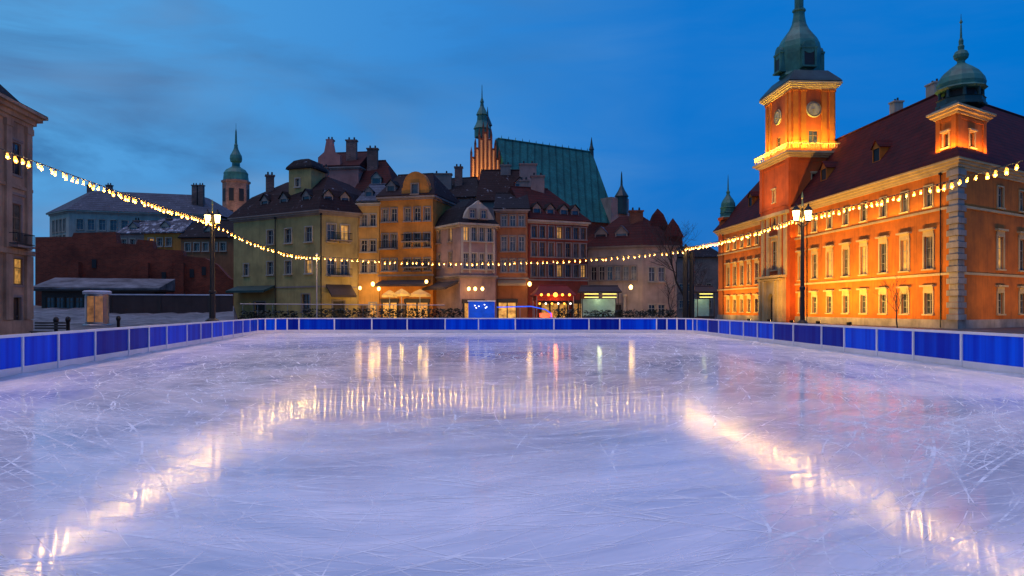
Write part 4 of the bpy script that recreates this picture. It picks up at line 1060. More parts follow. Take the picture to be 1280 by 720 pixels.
# --- H5 brown house
P, Q = at(619.6, 97), at(659.5, 97)
h5 = thing('town_house', 'slim brown orange house with a yellow lit cafe front', 'house', (*P, 0)); q = quad_back(P, Q, 12)
e5 = gz(264, 97)
walls(h5, q, -.06, e5, 'brown_house', {0: grid(P, Q, (630, 641, 652), [(gz(283, 97), .75, 1.5), (gz(314, 97), .75, 2.0), (gz(340, 97), .75, 1.7)], trim='trim_dark', panes=('glass', 'glass_curtain'))})
cornice(h5, q, e5 - .2, [(.2, .12), (.2, .35)], 'trim_dark', 'cornice', [0])
roof_hip(h5, q, e5 + .2, gz(240, 102), .3, .2, .2, 'dark_tiles'); band(h5, q, gz(349, 97), gz(347, 97), .15, 'trim_dark', 'string_course', [0])
shopfront(h5, P, Q, s_at(P, Q, 634), 2.4, 2.8, 3, 'glass_shop'); awning(h5, P, Q, .3, 4.0, gz(350, 97), 1.5, .5, 'parasol')

# --- H6 dark red house
P, Q = at(660.3, 97.6), at(734, 101)
h6 = thing('town_house', 'wide dark red house with rows of pale windows and dormers', 'house', (*P, 0)); q = quad_back(P, Q, 12)
e6 = gz(278, 99)
walls(h6, q, -.06, e6, 'red_house', {0: grid(P, Q, (667.5, 678, 689, 699.5, 710, 720, 729), [(gz(298, 99), .8, 1.6), (gz(321, 99), .8, 1.9), (gz(346, 99), .8, 1.7)], trim='trim_dark', wood='brown_wood', panes=('glass', 'glass_curtain', 'glass_curtain'))})
cornice(h6, q, e6 - .25, [(.22, .15), (.25, .4)], 'trim', 'cornice', [0]); band(h6, q, gz(351, 99), gz(349, 99), .2, 'trim_dark', 'string_course', [0])
rf = roof_hip(h6, q, e6 + .23, gz(236, 105), .4, .3, 3.6, 'red_tiles')
for px in (672, 689, 706, 720):
    p = along(P, Q, s_at(P, Q, px)); dormer(h6, p[0] - .05, p[1] + .7, e6 + .7, ang(P, Q), 1.2, 1.3, 2.2, 'trim_dark', 'dark_tiles')
chimney(rf, gx(672, 104), 104.5, 15.5, 20.8, 1.9, 1.0, 0, 'pink_house'); chimney(rf, gx(655, 104), 104.8, 15.5, 20.2, 1.3, .9, 0, 'trim_dark')
shopfront(h6, P, Q, s_at(P, Q, 692), 4.0, 2.7, 3, 'glass_gold'); shopfront(h6, P, Q, s_at(P, Q, 722), 1.8, 2.7, 3, 'glass_gold')

# --- jumble of roofs behind H3-H5
P, Q = at(541, 115), at(598, 113)
hb = thing('town_house', 'dark snow dusted roof showing between the amber house and the brick church gable', 'house', (*P, 0)); q = quad_back(P, Q, 11)
walls(hb, q, -.06, gz(248, 114), 'pink_house', {0: grid(P, Q, (549, 562), [(gz(247, 114) - 2.2, 1, 1.4)])}); rf = roof_hip(hb, q, gz(248, 114), gz(222, 119), .4, .3, 2.5, 'dark_tiles')
chimney(rf, gx(552, 117), 117, 20, 23.4, 3.2, 1.2, 0, 'trim_dark'); chimney(rf, gx(573, 117), 117.5, 21, 24.6, 1.2, .9, 0)
P, Q = at(598, 112), at(662, 112)
hb = thing('town_house', 'brown roofed house with pale chimney gables below the teal church roof', 'house', (*P, 0)); q = quad_back(P, Q, 11)
walls(hb, q, -.06, gz(252, 112), 'pink_house', {}); rf = roof_hip(hb, q, gz(252, 112), gz(212, 117), .4, .6, .6, 'brown_tiles')
chimney(rf, gx(660, 113), 113.5, 19, gz(206, 113), 2.6, 1.2, 0, 'pink_house'); chimney(rf, gx(632, 117), 117, 20, gz(208, 117), 1.6, 1, 0, 'trim_dark')
dormer(hb, gx(650, 112), 112.3, gz(246, 112), 0, 1.6, 2.2, 3, 'pink_house', 'dark_tiles')

# --- H7 pale house with red roof
P, Q, S = at(735, 106), at(803, 103), at(846, 103.5)
h7 = thing('town_house', 'pale plastered house with a steep red roof near the twin pole', 'house', (*P, 0))
poly = [P, Q, S, (S[0] + .8, S[1] + 11), (P[0] + 1.5, P[1] + 12)]
e7 = gz(309, 104)
walls(h7, poly, -.06, e7, 'pale_house', {0: grid(P, Q, (742, 752, 762, 772, 782, 792), [(gz(350, 104), .8, 2.0)], trim='trim_dark', panes=('glass', 'glass_curtain')) + [(s_at(P, Q, 772), 0, 1.1, 2.6, 'door', 'std', 'trim', 'dark_wood', 'glass')],
      1: grid(Q, S, (815, 827), [(gz(352, 104), .95, 2.0)], trim='trim', panes=('glass', 'glass_curtain')) + grid(Q, S, (815, 827), [(1.0, .95, 1.6)], trim='trim')})
cornice(h7, poly, e7 - .2, [(.2, .15), (.22, .4)], 'trim_dark', 'cornice', [0, 1, 2])
rf = roof_levels(h7, poly, [(-.45, e7 + .2), (2.4, e7 + 3.2), (4.6, e7 + 5.0)], 'red_tiles')
for px in (752, 778):
    p = along(P, Q, s_at(P, Q, px)); dormer(h7, p[0], p[1] + 1.0, e7 + .9, ang(P, Q), 1.8, 1.3, 2.6, 'trim_dark', 'slate')
chimney(rf, gx(795, 107), 107, e7 + 2, gz(265, 107), 1.9, 1.1, 0, 'gothic')
m = MB(); p = at(841, 104.8); m.lathe((*p, e7 + .2), [(1.35, 0), (1.35, 1.2), (1.6, 1.25), (.75, 3.0), (.05, 4.0)], 8, R(22.5)); m.build('corner_cap', M['red_tiles'], h7)
m = MB(); p = at(822, 107); m.lathe((*p, e7 + 1.4), [(2.3, 0), (2.0, 1.6), (1.0, 3.6), (.05, 4.5)], 4, R(45)); m.build('corner_cap', M['red_tiles'], h7)
m = MB(); p = along(P, Q, s_at(P, Q, 780)); m.lathe((p[0], p[1] - .6, 0), [(.34, 0), (.34, .3), (.24, .4), (.2, 3.6), (.32, 3.8), (.32, 4.1)], 12); m.build('column', M['trim'], h7)
P, Q = at(832, 168), at(905, 166)
hb = thing('town_house', 'dark grey house behind the bare tree', 'house', (*P, 0)); q = quad_back(P, Q, 12)
walls(hb, q, -.06, gz(322, 167), 'trim_dark', {0: grid(P, Q, (842, 852, 862, 874, 886), [(6.0, 1, 1.7), (2.2, 1, 1.7)])}); roof_hip(hb, q, gz(322, 167), gz(308, 172), .4, 3, 3, 'dark_tiles')

# ================================================================== CHURCHES AND FAR ROOFS
ca = thing('church', 'brick church with a huge teal copper roof and floodlit stepped gable', 'church', (at(660, 145)[0], 145, 0))
ridL, ridR = Vector((-2.8, 146, 36.0)), Vector((17.0, 158.5, 36.0))
u = (ridR - ridL); u.z = 0; u.normalize(); f = Vector((u.y, -u.x, 0)) * 8.6; ev = 19.6
body = [tuple((v)[:2]) for v in (ridL + f * .93, ridR + f * .93, ridR - f * .93, ridL - f * .93)]
walls(ca, body, -.06, ev + 1.0, 'gothic', {})
m = MB()
E = [ridL + f - u * .4, ridR + f + u * .4, ridR - f + u * .4, ridL - f - u * .4]
E = [Vector((p.x, p.y, ev)) for p in E]
m.poly([E[0], E[1], ridR + u * .4, ridL - u * .4]); m.poly([E[2], E[3], ridL - u * .4, ridR + u * .4]); m.poly([E[1], E[2], ridR + u * .4]); m.poly([E[3], E[0], ridL - u * .4]); m.poly(E[::-1])
m.tube(ridL, ridR, .2, .2, 6)
for k in range(14):
    q = ridL.lerp(ridR, (k + .5) / 14); m.tube(q, q + Vector((0, 0, .75)), .12, .02, 5)
cr = m.build('roof', M['copper_roof'], ca)
m = MB(); q = ridR + u * .3; m.lathe(tuple(q + Vector((0, 0, -1))), [(.5, 0), (.45, 1.4), (.6, 1.5), (.3, 2.4), (.05, 4.2)], 8); m.build('pinnacle', M['copper_dark'], ca)
# stepped brick gable with lit niches
GP, GQ = at(589, 142.5), at(624, 144.0); GL = math.hypot(GP[0] - GQ[0], GP[1] - GQ[1]); nst = 7
zb = gz(218, 143); tops = [gz(y, 143) for y in (196, 184, 172, 164, 172, 184, 196)]
m = MB(); wq = GL / nst
for i in range(nst):
    x, y = along(GP, GQ, wq * (i + .5)); a = ang(GP, GQ)
    m.box((x, y + .9, tops[i] / 2), (wq - .01, 1.2, tops[i]), a)
for i in range(nst + 1):
    x, y = along(GP, GQ, wq * i); t = max(tops[max(0, i - 1)], tops[min(nst - 1, i)])
    m.box((x, y + .15, (t + .5) / 2), (.34, .5, t + .5), ang(GP, GQ))
    m.lathe((x, y + .4, t + .5), [(.32, 0), (.3, .3), (.02, 1.5)], 4, R(45))
gm = m.build('stepped_gable', M['gothic'], ca)
m = MB()
for i in range(nst):
    x, y = along(GP, GQ, wq * (i + .5)); m.box((x, y + .27, (zb + tops[i]) / 2 - .4), (wq - .36, .08, tops[i] - zb), ang(GP, GQ))
m.build('niche', M['niche'], gm)
spot('gable_flood', (gx(607, 137.5), 137.5, 23.2), (gx(607, 143), 143, 31), (1, .46, .12), 4200, 120, .8, .3)
s0 = at(602.5, 146)
dome(ca, 'spire', (*s0, gz(172, 146)), [(1.5, 0), (1.5, 1.6), (1.75, 1.7), (1.3, 2.6), (1.0, 3.3), (.95, 4.4), (1.2, 4.5), (.85, 5.3), (.4, 6.2), (.3, 6.9), (.4, 7.1), (.12, 8.0), (.05, 10.4), (.02, 10.6)], 'copper', 8)
dome(ca, 'spire', (gx(609.5, 147), 147, gz(172, 147)), [(.7, 0), (.7, 2.2), (.95, 2.4), (.5, 3.6), (.2, 4.3), (.03, 6.2)], 'copper_dark', 8)
m = MB(); P, Q = at(764, 150), at(786, 153); m.prism(quad_back(P, Q, 5), -.06, gz(246, 150)); m.build('transept_wall', M['pale_house'], ca)
m = MB(); p = at(777, 152); m.lathe((*p, gz(268, 152)), [(1.3, 0), (1.3, 3.6), (1.5, 3.7), (.7, 5), (.25, 6.0), (.12, 8.5), (.02, 9)], 8); m.build('spire', M['copper_dark'], ca)
# far church tower
st = at(295, 200)
ct = thing('church_tower', 'slender pink brick church tower with a green copper spire on the skyline', 'tower', (*st, 0))
m = MB(); m.lathe((*st, 0), [(3.5, 0), (3.5, 36.2), (3.8, 36.4), (3.8, 36.9), (3.3, 37)], 8, R(22.5)); m.build('wall', M['pink_brick'], ct)
for k in range(8):
    a = R(22.5 + 22.5 + 45 * k)
    m = MB(); q = (st[0] + 3.22 * math.cos(a), st[1] + 3.22 * math.sin(a)); m.box((*q, 32.8), (.30, 1.3, 3.4), a); m.build('louvre', M['dark_open'], ct); m = MB(); m.box((*q, 27.4), (.30, 1.0, 2.4), a); m.build('louvre', M['dark_open'], ct)
dome(ct, 'dome', (*st, 36.9), [(3.4, 0), (3.3, .4), (3.15, 1.6), (3.2, 2.1), (2.6, 3.0), (1.6, 3.6), (1.05, 4.0), (1.0, 5.0), (1.45, 5.3), (1.62, 6.1), (1.5, 7.0), (1.0, 7.9), (.6, 8.8), (.45, 9.6), (.5, 9.9), (.33, 10.2), (.2, 13.6), (.05, 14.4), (.04, 15.8)], 'copper', 16)
spot('church_flood', (gx(296, 186), 186, 27), (st[0], st[1], 34), (1, .68, .38), 3000, 100, .8, .4)
# slate-roofed palace
P0_, P1_, P2_ = at(62, 158), at(86, 152), at(268, 160)
pa = thing('palace', 'long cream palace under a snow dusted grey slate roof', 'building', (*P1_, 0))
poly = [P0_, P1_, P2_, (P2_[0] + 2, P2_[1] + 16), (P0_[0] + 3, P0_[1] + 16)]
ep = gz(265, 153)
walls(pa, poly, -.06, ep, 'cream', {0: grid(P0_, P1_, (67, 71.5, 76, 80.5), [(gz(290, 155), 1.0, 2.6), (gz(310, 155), 1.0, 2.6)]), 1: grid(P1_, P2_, list(range(100, 260, 14)), [(gz(288, 154), 1.2, 2.2), (gz(310, 154), 1.2, 2.6)])})
cornice(pa, poly, ep - .3, [(.3, .2), (.3, .6)], 'cream', 'cornice', [0, 1]); rf = roof_levels(pa, poly, [(-.7, ep + .3), (6.2, gz(238, 158)), (7.0, gz(237, 158))], 'slate')
for px in (108, 132, 240, 248): chimney(rf, gx(px, 160), 161.5, 24, gz(231, 160), 1.1, .9)
# small ochre houses above the wall
for (a, b, Y, ey, ry, label, mt, rm) in ((146, 182, 122, 293, 277, 'small snow roofed house above the brick wall, nearer the stone building', 'pink_house', 'snowy'),
                                        (180, 228, 120, 292, 274, 'small ochre house with a white dusted dark roof above the brick wall', 'amber_house', 'snowy'),
                                        (226, 292, 118, 298, 276, 'small ochre house above the brick wall just behind the left lamp', 'brown_house', 'dark_tiles')):
    P, Q = at(a, Y), at(b, Y - 1); hs = thing('small_house', label, 'house', (*P, 0)); q = quad_back(P, Q, 8)
    walls(hs, q, -.06, gz(ey, Y), mt, {0: grid(P, Q, [a + 9 + 11 * k for k in range(int((b - a - 8) / 11))], [(gz(ey + 16, Y), .9, 1.3)], panes=('glass', 'glass_curtain'))})
    rf = roof_hip(hs, q, gz(ey, Y), gz(ry, Y + 4), .35, .6, .6, rm); chimney(rf, gx((a + b) / 2 + 6, Y + 3), Y + 3.4, gz(ry + 8, Y), gz(ry - 3, Y), .9, .7)
    dormer(hs, gx((a + b) / 2, Y), Y + .6, gz(ey, Y) + .25, 0, 1.4, 1.1, 2.2, 'trim', 'slate')
# dark red city wall
WP, WQ = at(44, 101), at(299, 106)
bw = thing('city_wall', 'tall dark red brick city wall with a stepped top', 'wall', (*WP, 0))
S_ = lambda px: s_at(WP, WQ, px); Z_ = lambda py: gz(py, 103)
m = MB(); ends = S_(299)
m.slab(WP, WQ, [(0, -.06), (ends, -.06), (ends, Z_(352)), (S_(286), Z_(346)), (S_(272), Z_(330)), (S_(256), Z_(321)), (S_(230), Z_(319)), (S_(228), Z_(312)), (S_(192), Z_(310)), (S_(190), Z_(300)), (S_(172), Z_(299)), (S_(170), Z_(305)), (S_(146), Z_(304)), (S_(144), Z_(290)), (S_(92), Z_(292)), (S_(90), Z_(297)), (0, Z_(298))], 2.0)
for px in (96, 182, 226):
    x, y = along(WP, WQ, S_(px)); m.box((x, y - .4, 4.2), (1.3, 1.2, 8.6), ang(WP, WQ))
m.build('wall', M['brick'], bw)
m = MB()
for px, py in ((118, 330), (240, 341), (255, 338), (205, 345)):
    x, y = along(WP, WQ, S_(px)); m.box((x, y - .02, Z_(py)), (.55, .3, 1.2), ang(WP, WQ))
m.build('slit', M['dark_open'], bw)
# low pavilion with snow on its roof
P, Q = at(52, 94), at(192, 96)
pv = thing('pavilion', 'low dark pavilion with a snow covered flat roof below the brick wall', 'pavilion', (*P, 0)); q = quad_back(P, Q, 5)
walls(pv, q, .2, gz(364, 95), 'dark_wood', {0: grid(P, Q, list(range(62, 188, 12)), [(1.9, .95, 1.6)], 'plain', 'trim_dark', 'brown_wood')})
m = MB(); m.prism(offset(q, .9), gz(364, 95), gz(362, 95)); m.build('roof', M['dark_wood'], pv)
m = MB(); o = offset(q, .95)
m.poly([(*o[0], gz(362, 95) + .25), (*o[1], gz(362, 95) + .2), (*o[2], gz(348, 100)), (*o[3], gz(347, 100))]); m.prism(o, gz(362, 95) + .004, gz(362, 95) + .2)
m.poly([(*o[1], gz(362, 95) + .2), (*o[2], gz(362, 95) + .2), (*o[2], gz(348, 100))]); m.poly([(*o[0], gz(362, 95) + .2), (*o[3], gz(347, 100)), (*o[3], gz(362, 95) + .2)]); m.poly([(*o[2], gz(362, 95) + .2), (*o[3], gz(362, 95) + .2), (*o[3], gz(347, 100)), (*o[2], gz(348, 100))])
m.build('snow_cover', M['slush'], pv)
# dark low wall with a white cap
P, Q = at(137, 84), at(291, 87)
lw = thing('low_wall', 'long low dark wall with a white snowy cap behind the left boards', 'wall', (*P, 0))
m = MB(); m.bar((*P, 1.75), (*Q, 1.75), .3, 3.62); m.build('wall', M['dark_canvas'], lw)
m = MB(); m.bar((*P, 3.64), (*Q, 3.64), .46, .14); m.build('cap', M['snow'], lw)
for px in (136, 200, 262):
    x, y = along(P, Q, max(0.1, s_at(P, Q, px))); piece('pilaster', 'dark_wood', lw, ((x, y - .18, 1.8), (.4, .12, 3.55), ang(P, Q)))
# advertising column
ac = at(121.5, 70); kd = thing('advertising_column', 'round advertising column with orange lit posters and a pale cap', 'kiosk', (*ac, 0))
m = MB(); m.lathe((*ac, -.05), [(1.25, 0), (1.25, .5), (1.12, .6)], 24); m.build('base', M['steel'], kd)
m = MB(); m.lathe((*ac, .5), [(1.02, 0), (1.02, 2.9)], 32); m.build('drum', M['steel'], kd)
for a0, mt in ((205, 'white_canvas'), (247, 'poster'), (289, 'poster'), (331, 'steel')):
    m = MB(); pts = [(ac[0] + 1.05 * math.cos(R(a0 + 38 * k / 6)), ac[1] + 1.05 * math.sin(R(a0 + 38 * k / 6))) for k in range(7)]
    for p, q in zip(pts, pts[1:]): m.poly([(*p, .75), (*q, .75), (*q, 3.2), (*p, 3.2)])
    m.build('poster', M[mt], kd)
m = MB(); m.lathe((*ac, 3.38), [(1.2, 0), (1.25, .25), (1.1, .34), (.9, .36)], 24); m.build('cap', M['snow'], kd)

# ================================================================== SQUARE: cafe furniture, stalls, lanterns, hedges
def wall_lantern(label, px, py, Y, r=.22, mt='lantern', W=60, col=(1, .6, .18)):
    x, y = at(px, Y); z = gz(py, Y)
    root = thing('wall_lantern', label, 'lantern', (x, y, z))
    m = MB(); m.bar((x, y + .55, z + r + .12), (x, y, z + r + .12), .05, .05); m.tube((x, y, z + r), (x, y, z + r + .14), .05, .03, 6); m.build('bracket', M['iron'], root)
    m = MB(); m.sphere((x, y, z), r, 12, 8, 1.25); m.build('globe', M[mt], root, True)
    if W: point('lantern_light', (x, y - r - .8, z), col, W * .35, .45)
wall_lantern('bright globe lantern on the narrow yellow house, beside the amber house', 466, 355, 97.6, .24, 'lantern_soft', 200)
wall_lantern('bright globe lantern at the left edge of the amber house', 473.5, 361, 97.0, .22, 'lantern_soft', 160)
wall_lantern('small globe lantern at the left edge of the yellow house', 450, 360, 97.9, .2, 'lantern_soft', 90)
wall_lantern('globe lantern above the right parasol on the amber house', 533, 352, 94.4, .2, 'lantern_soft', 140)
wall_lantern('golden lantern beside the column of the pale house', 788.5, 359, 101.5, .26, 'lantern_soft', 200)
wall_lantern('white globe lantern at the corner of the red house', 662, 355, 96.3, .24, 'lantern_soft', 120)
for i, px in enumerate((586, 594, 603)): wall_lantern(('left', 'middle', 'right')[i] + ' of the three amber lanterns above the pinkish shop window', px, 361, 92.2, .2, 'lantern_soft', 70, (1, .5, .15))

def parasol(px, Y, z, r, label):
    x, y = at(px, Y); root = thing('parasol', label, 'parasol', (x, y, 0), 'cafe parasols')
    m = MB(); m.lathe((x, y, -.05), [(.4, 0), (.4, .12), (.06, .16), (.035, z + .5)], 10); m.build('pole', M['steel'], root)
    m = MB(); m.lathe((x, y, 0), [(r, z - .38), (r + .02, z - .1), (r * .5, z + .28), (.06, z + .55)], 8); m.build('canopy', M['parasol'], root)
    point('parasol_light', (x, y, z - .4), (1, .66, .12), 95, .25)
parasol(487, 93, 3.85, 1.0, 'pale parasol below the left part of the amber house'); parasol(502, 91, 3.95, 1.05, 'pale parasol in the middle of the amber house front'); parasol(525, 92, 3.9, 1.35, 'wide pale parasol below the balconies of the amber house')
# red cafe tent
P, Q = at(671, 92), at(717, 92.5)
rcafe = thing('cafe_tent', 'red cafe tent with glowing orange lamps before the dark red house', 'tent', (*P, 0)); u = (Vector(Q) - Vector(P)).normalized()
L = math.hypot(P[0] - Q[0], P[1] - Q[1]); q = quad_back(P, Q, 3.5)
roof_hip(rcafe, q, gz(370, 92), gz(357, 94), .35, .9, .9, 'red_canvas'); 
m = MB(); zt = gz(370, 92)
m.bar((*q[0], zt - .3), (*q[1], zt - .3), .03, .6); m.bar((*q[1], zt - .3), (*q[2], zt - .3), .03, .6); m.bar((*q[3], zt - .3), (*q[0], zt - .3), .03, .6); m.build('valance', M['red_canvas'], rcafe)
for pt in q:
    m = MB(); m.tube((*pt, -.05), (*pt, zt), .05, .05, 8); m.build('post', M['steel'], rcafe)
for k in range(5):
    p = along(P, Q, L * (.12 + .19 * k)); m = MB(); m.sphere((p[0], p[1] - .45, zt + .15), .16 if k != 2 else .28, 10, 7); m.build('lamp', M['orange_glow'], rcafe)
for k in range(6):
    p = along(P, Q, L * (.08 + .168 * k)); m = MB(); m.sphere((p[0], p[1] + .3, zt - .95), .13, 8, 6); m.build('lamp', M['white_glow'] if k % 2 else M['orange_glow'], rcafe)
m = MB(); m.box((*along(P, Q, L * .25), 1.2), (1.6, .12, .5), ang(P, Q)); m.build('sign_board', M['red_glow'], rcafe)
point('tent_glow', (gx(695, 91), 91, zt - .5), (1, .2, .05), 130, .3)
# market stall with bright strips
def stall(label, a, b, Y, roofm='dark_canvas', strip='yellow_glow', W=90, col=(.9, 1, .5)):
    P, Q = at(a, Y), at(b, Y); L = Q[0] - P[0]
    st_ = thing('market_stall', label, 'stall', (*P, 0)); q = quad_back(P, Q, 2.4)
    zt = gz(366, Y)
    roof_hip(st_, q, zt, zt + .9, .4, .3, .3, roofm)
    for pt in q:
        m = MB(); m.tube((*pt, -.05), (*pt, zt), .05, .05, 6); m.build('post', M['dark_wood'], st_)
    m = MB(); m.box((P[0] + L / 2, P[1] + .3, .5), (L, .6, 1.1)); m.build('counter', M['dark_wood'], st_)
    m = MB(); m.box((P[0] + L / 2, P[1] + 2.2, 2.1), (L - .2, .08, 2.4)); m.build('back_display', M['stall_goods_glow'], st_)
    n = max(1, round(L / 2.2))
    for k in range(n):
        for dz in (0, -.42):
            m = MB(); m.box((P[0] + L * (k + .5) / n, P[1] - .1, zt - .15 + dz), (L / n * .78, .09, .10)); m.build('light_strip', M[strip], st_)
    point('stall_light', (P[0] + L / 2, P[1] + .9, zt - .9), col, W, .3)
stall('market stall with two rows of yellow light strips before the pale house', 728, 773, 93, 'dark_canvas', 'yellow_glow', 60)
stall('small market stall under a dark roof beside the far castle wing', 872, 893, 96, 'dark_canvas', 'yellow_glow', 35)
# blue kiosk and blue tube frame
P, Q = at(585.5, 64.5), at(618, 64.5)
bk = thing('ticket_kiosk', 'glowing blue box kiosk with a white lit top edge behind the far barrier', 'kiosk', (*P, 0))
q = quad_back(P, Q, 1.8); zt = gz(377, 64.5)
m = MB(); m.prism(q, -.05, zt); m.build('body', M['blue_glow'], bk)
m = MB(); m.prism(offset(q, .07), zt + .004, zt + .11); m.build('top_edge', M['white_canvas'], bk)
m = MB()
for x_, z_ in ((.25, .3), (.4, .36), (.62, .22), (.70, .42), (.66, .5), (.3, .5)): m.box((P[0] + 2.3 * x_, P[1] - .02, zt - z_ - .05), (.10, .04, .08))
m.build('spotlights', M['white_glow'], bk)
bf = thing('arch_frame', 'low arch frame of blue glowing tube right of the blue kiosk', 'frame', (gx(622, 66), 66, 0))
m = MB(); pts = [at(621, 66) + (gz(384, 66),), at(664, 66) + (gz(383, 66),), at(682, 66) + (gz(387, 66),), at(689, 66) + (gz(392, 66),), at(690, 66) + (-.05,)]
for a, b in zip(pts, pts[1:]): m.tube(a, b, .05, .05, 8)
m.build('tube', M['blue_line'], bf)
for px in (621, 650, 668):
    m = MB(); m.tube((gx(px, 66), 66, -.05), (gx(px, 66), 66, gz(385, 66)), .03, .03, 6); m.build('leg', M['steel'], bf)
# clipped dark hedges and planters behind the far boards
def hedge(label, a, b, Y, h, d=1.0):
    P, Q = at(a, Y), at(b, Y); root = thing('hedge', label, 'hedge', (*P, 0)); L = Q[0] - P[0]
    m = MB(); m.box((P[0] + L / 2, Y, .2), (L, d, .5)); m.build('planter', M['dark_wood'], root)
    m = MB(); n = int(L * 140)
    for _ in range(n):
        x, y, z_ = P[0] + L * rs.random(), Y + (rs.random() - .5) * d, .45 + (h - .45) * rs.random() ** .8 + .1 * rs.random()
        a, t, s_ = rs.random() * 6.28, rs.uniform(-.9, .9), .09 + .1 * rs.random(); ux, uy = math.cos(a) * s_, math.sin(a) * s_
        m.poly([(x - ux, y - uy, z_ - t * s_), (x + uy * .5, y - ux * .5, z_ - s_ * .3), (x + ux, y + uy, z_ + t * s_), (x - uy * .5, y + ux * .5, z_ + s_ * .3)])
    m.build('foliage', M['hedge'], root)
hedge('dark clipped hedge in a long planter below the olive house', 300, 372, 72, 1.75)
hedge('dark clipped hedge before the yellow and amber houses', 378, 470, 71, 1.95); hedge('dark clipped hedge between the amber house and the blue kiosk', 474, 580, 70, 1.95)
hedge('dark clipped hedge between the blue arch frame and the red tent', 692, 726, 72, 1.95); hedge('dark clipped hedge before the yellow lit stall', 730, 845, 71, 1.8)
# metal rail put in to stand for a car light trail
hr = thing('light_trail_rail', 'pale metal rail standing in for a car light trail before the town houses', 'light trail', (*at(445, 79), 0))
m = MB(); P, Q = at(300, 80), at(556, 79)
m.tube((*P, gz(380, 80)), (*Q, gz(381.5, 79)), .045, .045, 6); m.build('rail', M['steel'], hr)
for k in range(14):
    p = along(P, Q, .3 + 21.6 * k / 13); m = MB(); m.tube((*p, -.05), (*p, gz(381, 79)), .03, .03, 6); m.build('post', M['steel'], hr)
# bollards and bench left
for k, (px, Y, lab) in enumerate(((70, 45, 'black bollard before the stone building, left of the advertising column'), (85, 47, 'black bollard nearest the foot of the advertising column'), (148, 52, 'black bollard right of the advertising column'))):
    x, y = at(px, Y); o = MB(); o.lathe((x, y, -.06), [(.16, 0), (.16, .1), (.12, .16), (.10, 1.2), (.14, 1.25), (.16, 1.38), (.12, 1.52), (.02, 1.58)], 12)
    tag(o.build('bollard', M['iron'], None, True), lab, 'bollard', 'black bollards left of the rink')
b0 = at(57, 44); bn = thing('bench', 'dark slatted bench by the bollards at the left', 'bench', (*b0, 0))
m = MB()
for k in range(4): m.box((b0[0], b0[1] + .12 * k, .62), (1.9, .09, .05))
m.build('seat', M['dark_wood'], bn); m = MB()
for k in range(3): m.box((b0[0], b0[1] + .46, .82 + .16 * k), (1.9, .05, .11))
m.build('backrest', M['dark_wood'], bn)
for sx in (-.8, .8):
    m = MB(); m.box((b0[0] + sx, b0[1] + .18, .27), (.07, .5, .66)); m.build('leg', M['iron'], bn)

def added_flood(px, Y, tgt, W, label, col=(1, .55, .16)):  # floodlights added out of sight to warm the house fronts
    x, y = at(px, Y); root = thing('floodlight', label, 'floodlight', (x, y, -.05))
    m = MB(); m.box((x, y, 0), (.5, .3, .1)); m.tube((x, y, .03), (x, y, .3), .04, .04, 6); m.build('base', M['iron'], root)
    m = MB(); m.box((x, y, .40), (.55, .28, .32)); h = m.build('housing', M['iron'], root)
    m = MB(); m.box((x, y + .15, .42), (.46, .03, .24)); m.build('lens', M['lantern'], h)
    spot('facade_fill', (x, y + .4, .5), tgt, col, W, 110, .9, .4)
added_flood(508, 86, (gx(508, 96.5), 96.5, 9), 2900, 'added unseen floodlight in front of the amber house')
added_flood(462, 88, (gx(460, 98), 98, 8), 1400, 'added unseen floodlight in front of the narrow yellow house', (1, .62, .2))
added_flood(598, 83, (gx(598, 93), 93, 8), 1300, 'added unseen floodlight in front of the pinkish grey house', (1, .6, .28))
added_flood(690, 86, (gx(690, 98), 98, 8), 1200, 'added unseen floodlight in front of the dark red house', (1, .5, .2))
added_flood(424, 84, (gx(420, 96), 96, 7), 520, 'added unseen floodlight in front of the olive corner house', (1, .8, .22))

added_flood(800, 90, (gx(800, 103), 103, 6), 1100, 'added unseen floodlight in front of the pale house', (1, .62, .3))

# bare winter trees
def bare_tree(label, px, Y, h, seed, twigs=5, spread=.55, r0=.16, lean=0):
    x, y = at(px, Y); rt = random.Random(seed); root = thing('bare_tree', label, 'tree', (x, y, 0)); tr, cr_ = MB(), MB()
    def grow(mb, p, d, L, r, lev):
        n = 3
        for i in range(n):
            d = (d + Vector((rt.gauss(0, .12), rt.gauss(0, .12), rt.gauss(.03, .06)))).normalized(); q = p + d * L / n; r2 = r * .86
            mb.tube(p, q, r, r2, 6 if lev < 2 else 4, False); p, r = q, r2
            if lev < twigs and (i > 0 or lev > 0):
                for _ in range(rt.choice((1, 1, 2))):
                    s = Vector((rt.gauss(0, 1), rt.gauss(0, 1), rt.gauss(.25, .5))).normalized(); grow(cr_, p, (d * (1 - spread) + s * spread).normalized(), L * rt.uniform(.5, .72), max(.011, r * .62), lev + 1)
        if lev < twigs: grow(cr_, p, (d + Vector((rt.gauss(0, .3), rt.gauss(0, .3), .1))).normalized(), L * .62, max(.011, r * .8), lev + 1)
    grow(tr, Vector((x, y, -.06)), Vector((lean, 0, 1)), h * .45, r0, 0)
    tr.build('trunk', M['bark'], root); cr_.build('crown', M['bark'], root)
bare_tree('leafless tree with fine twigs behind the dark twin pole', 864, 92, 13.5, 5, 4, .5, .2)
bare_tree('thin leafless sapling against the orange castle front', 1122, 70, 5.8, 9, 3, .42, .07)
bare_tree('small leafless tree in the shade beside the far castle wing', 884, 104, 8, 12, 4, .5, .14)
bare_tree('leafless shrub tree before the pale house, left of the twin pole', 838, 84, 6.2, 21, 3, .5, .1)

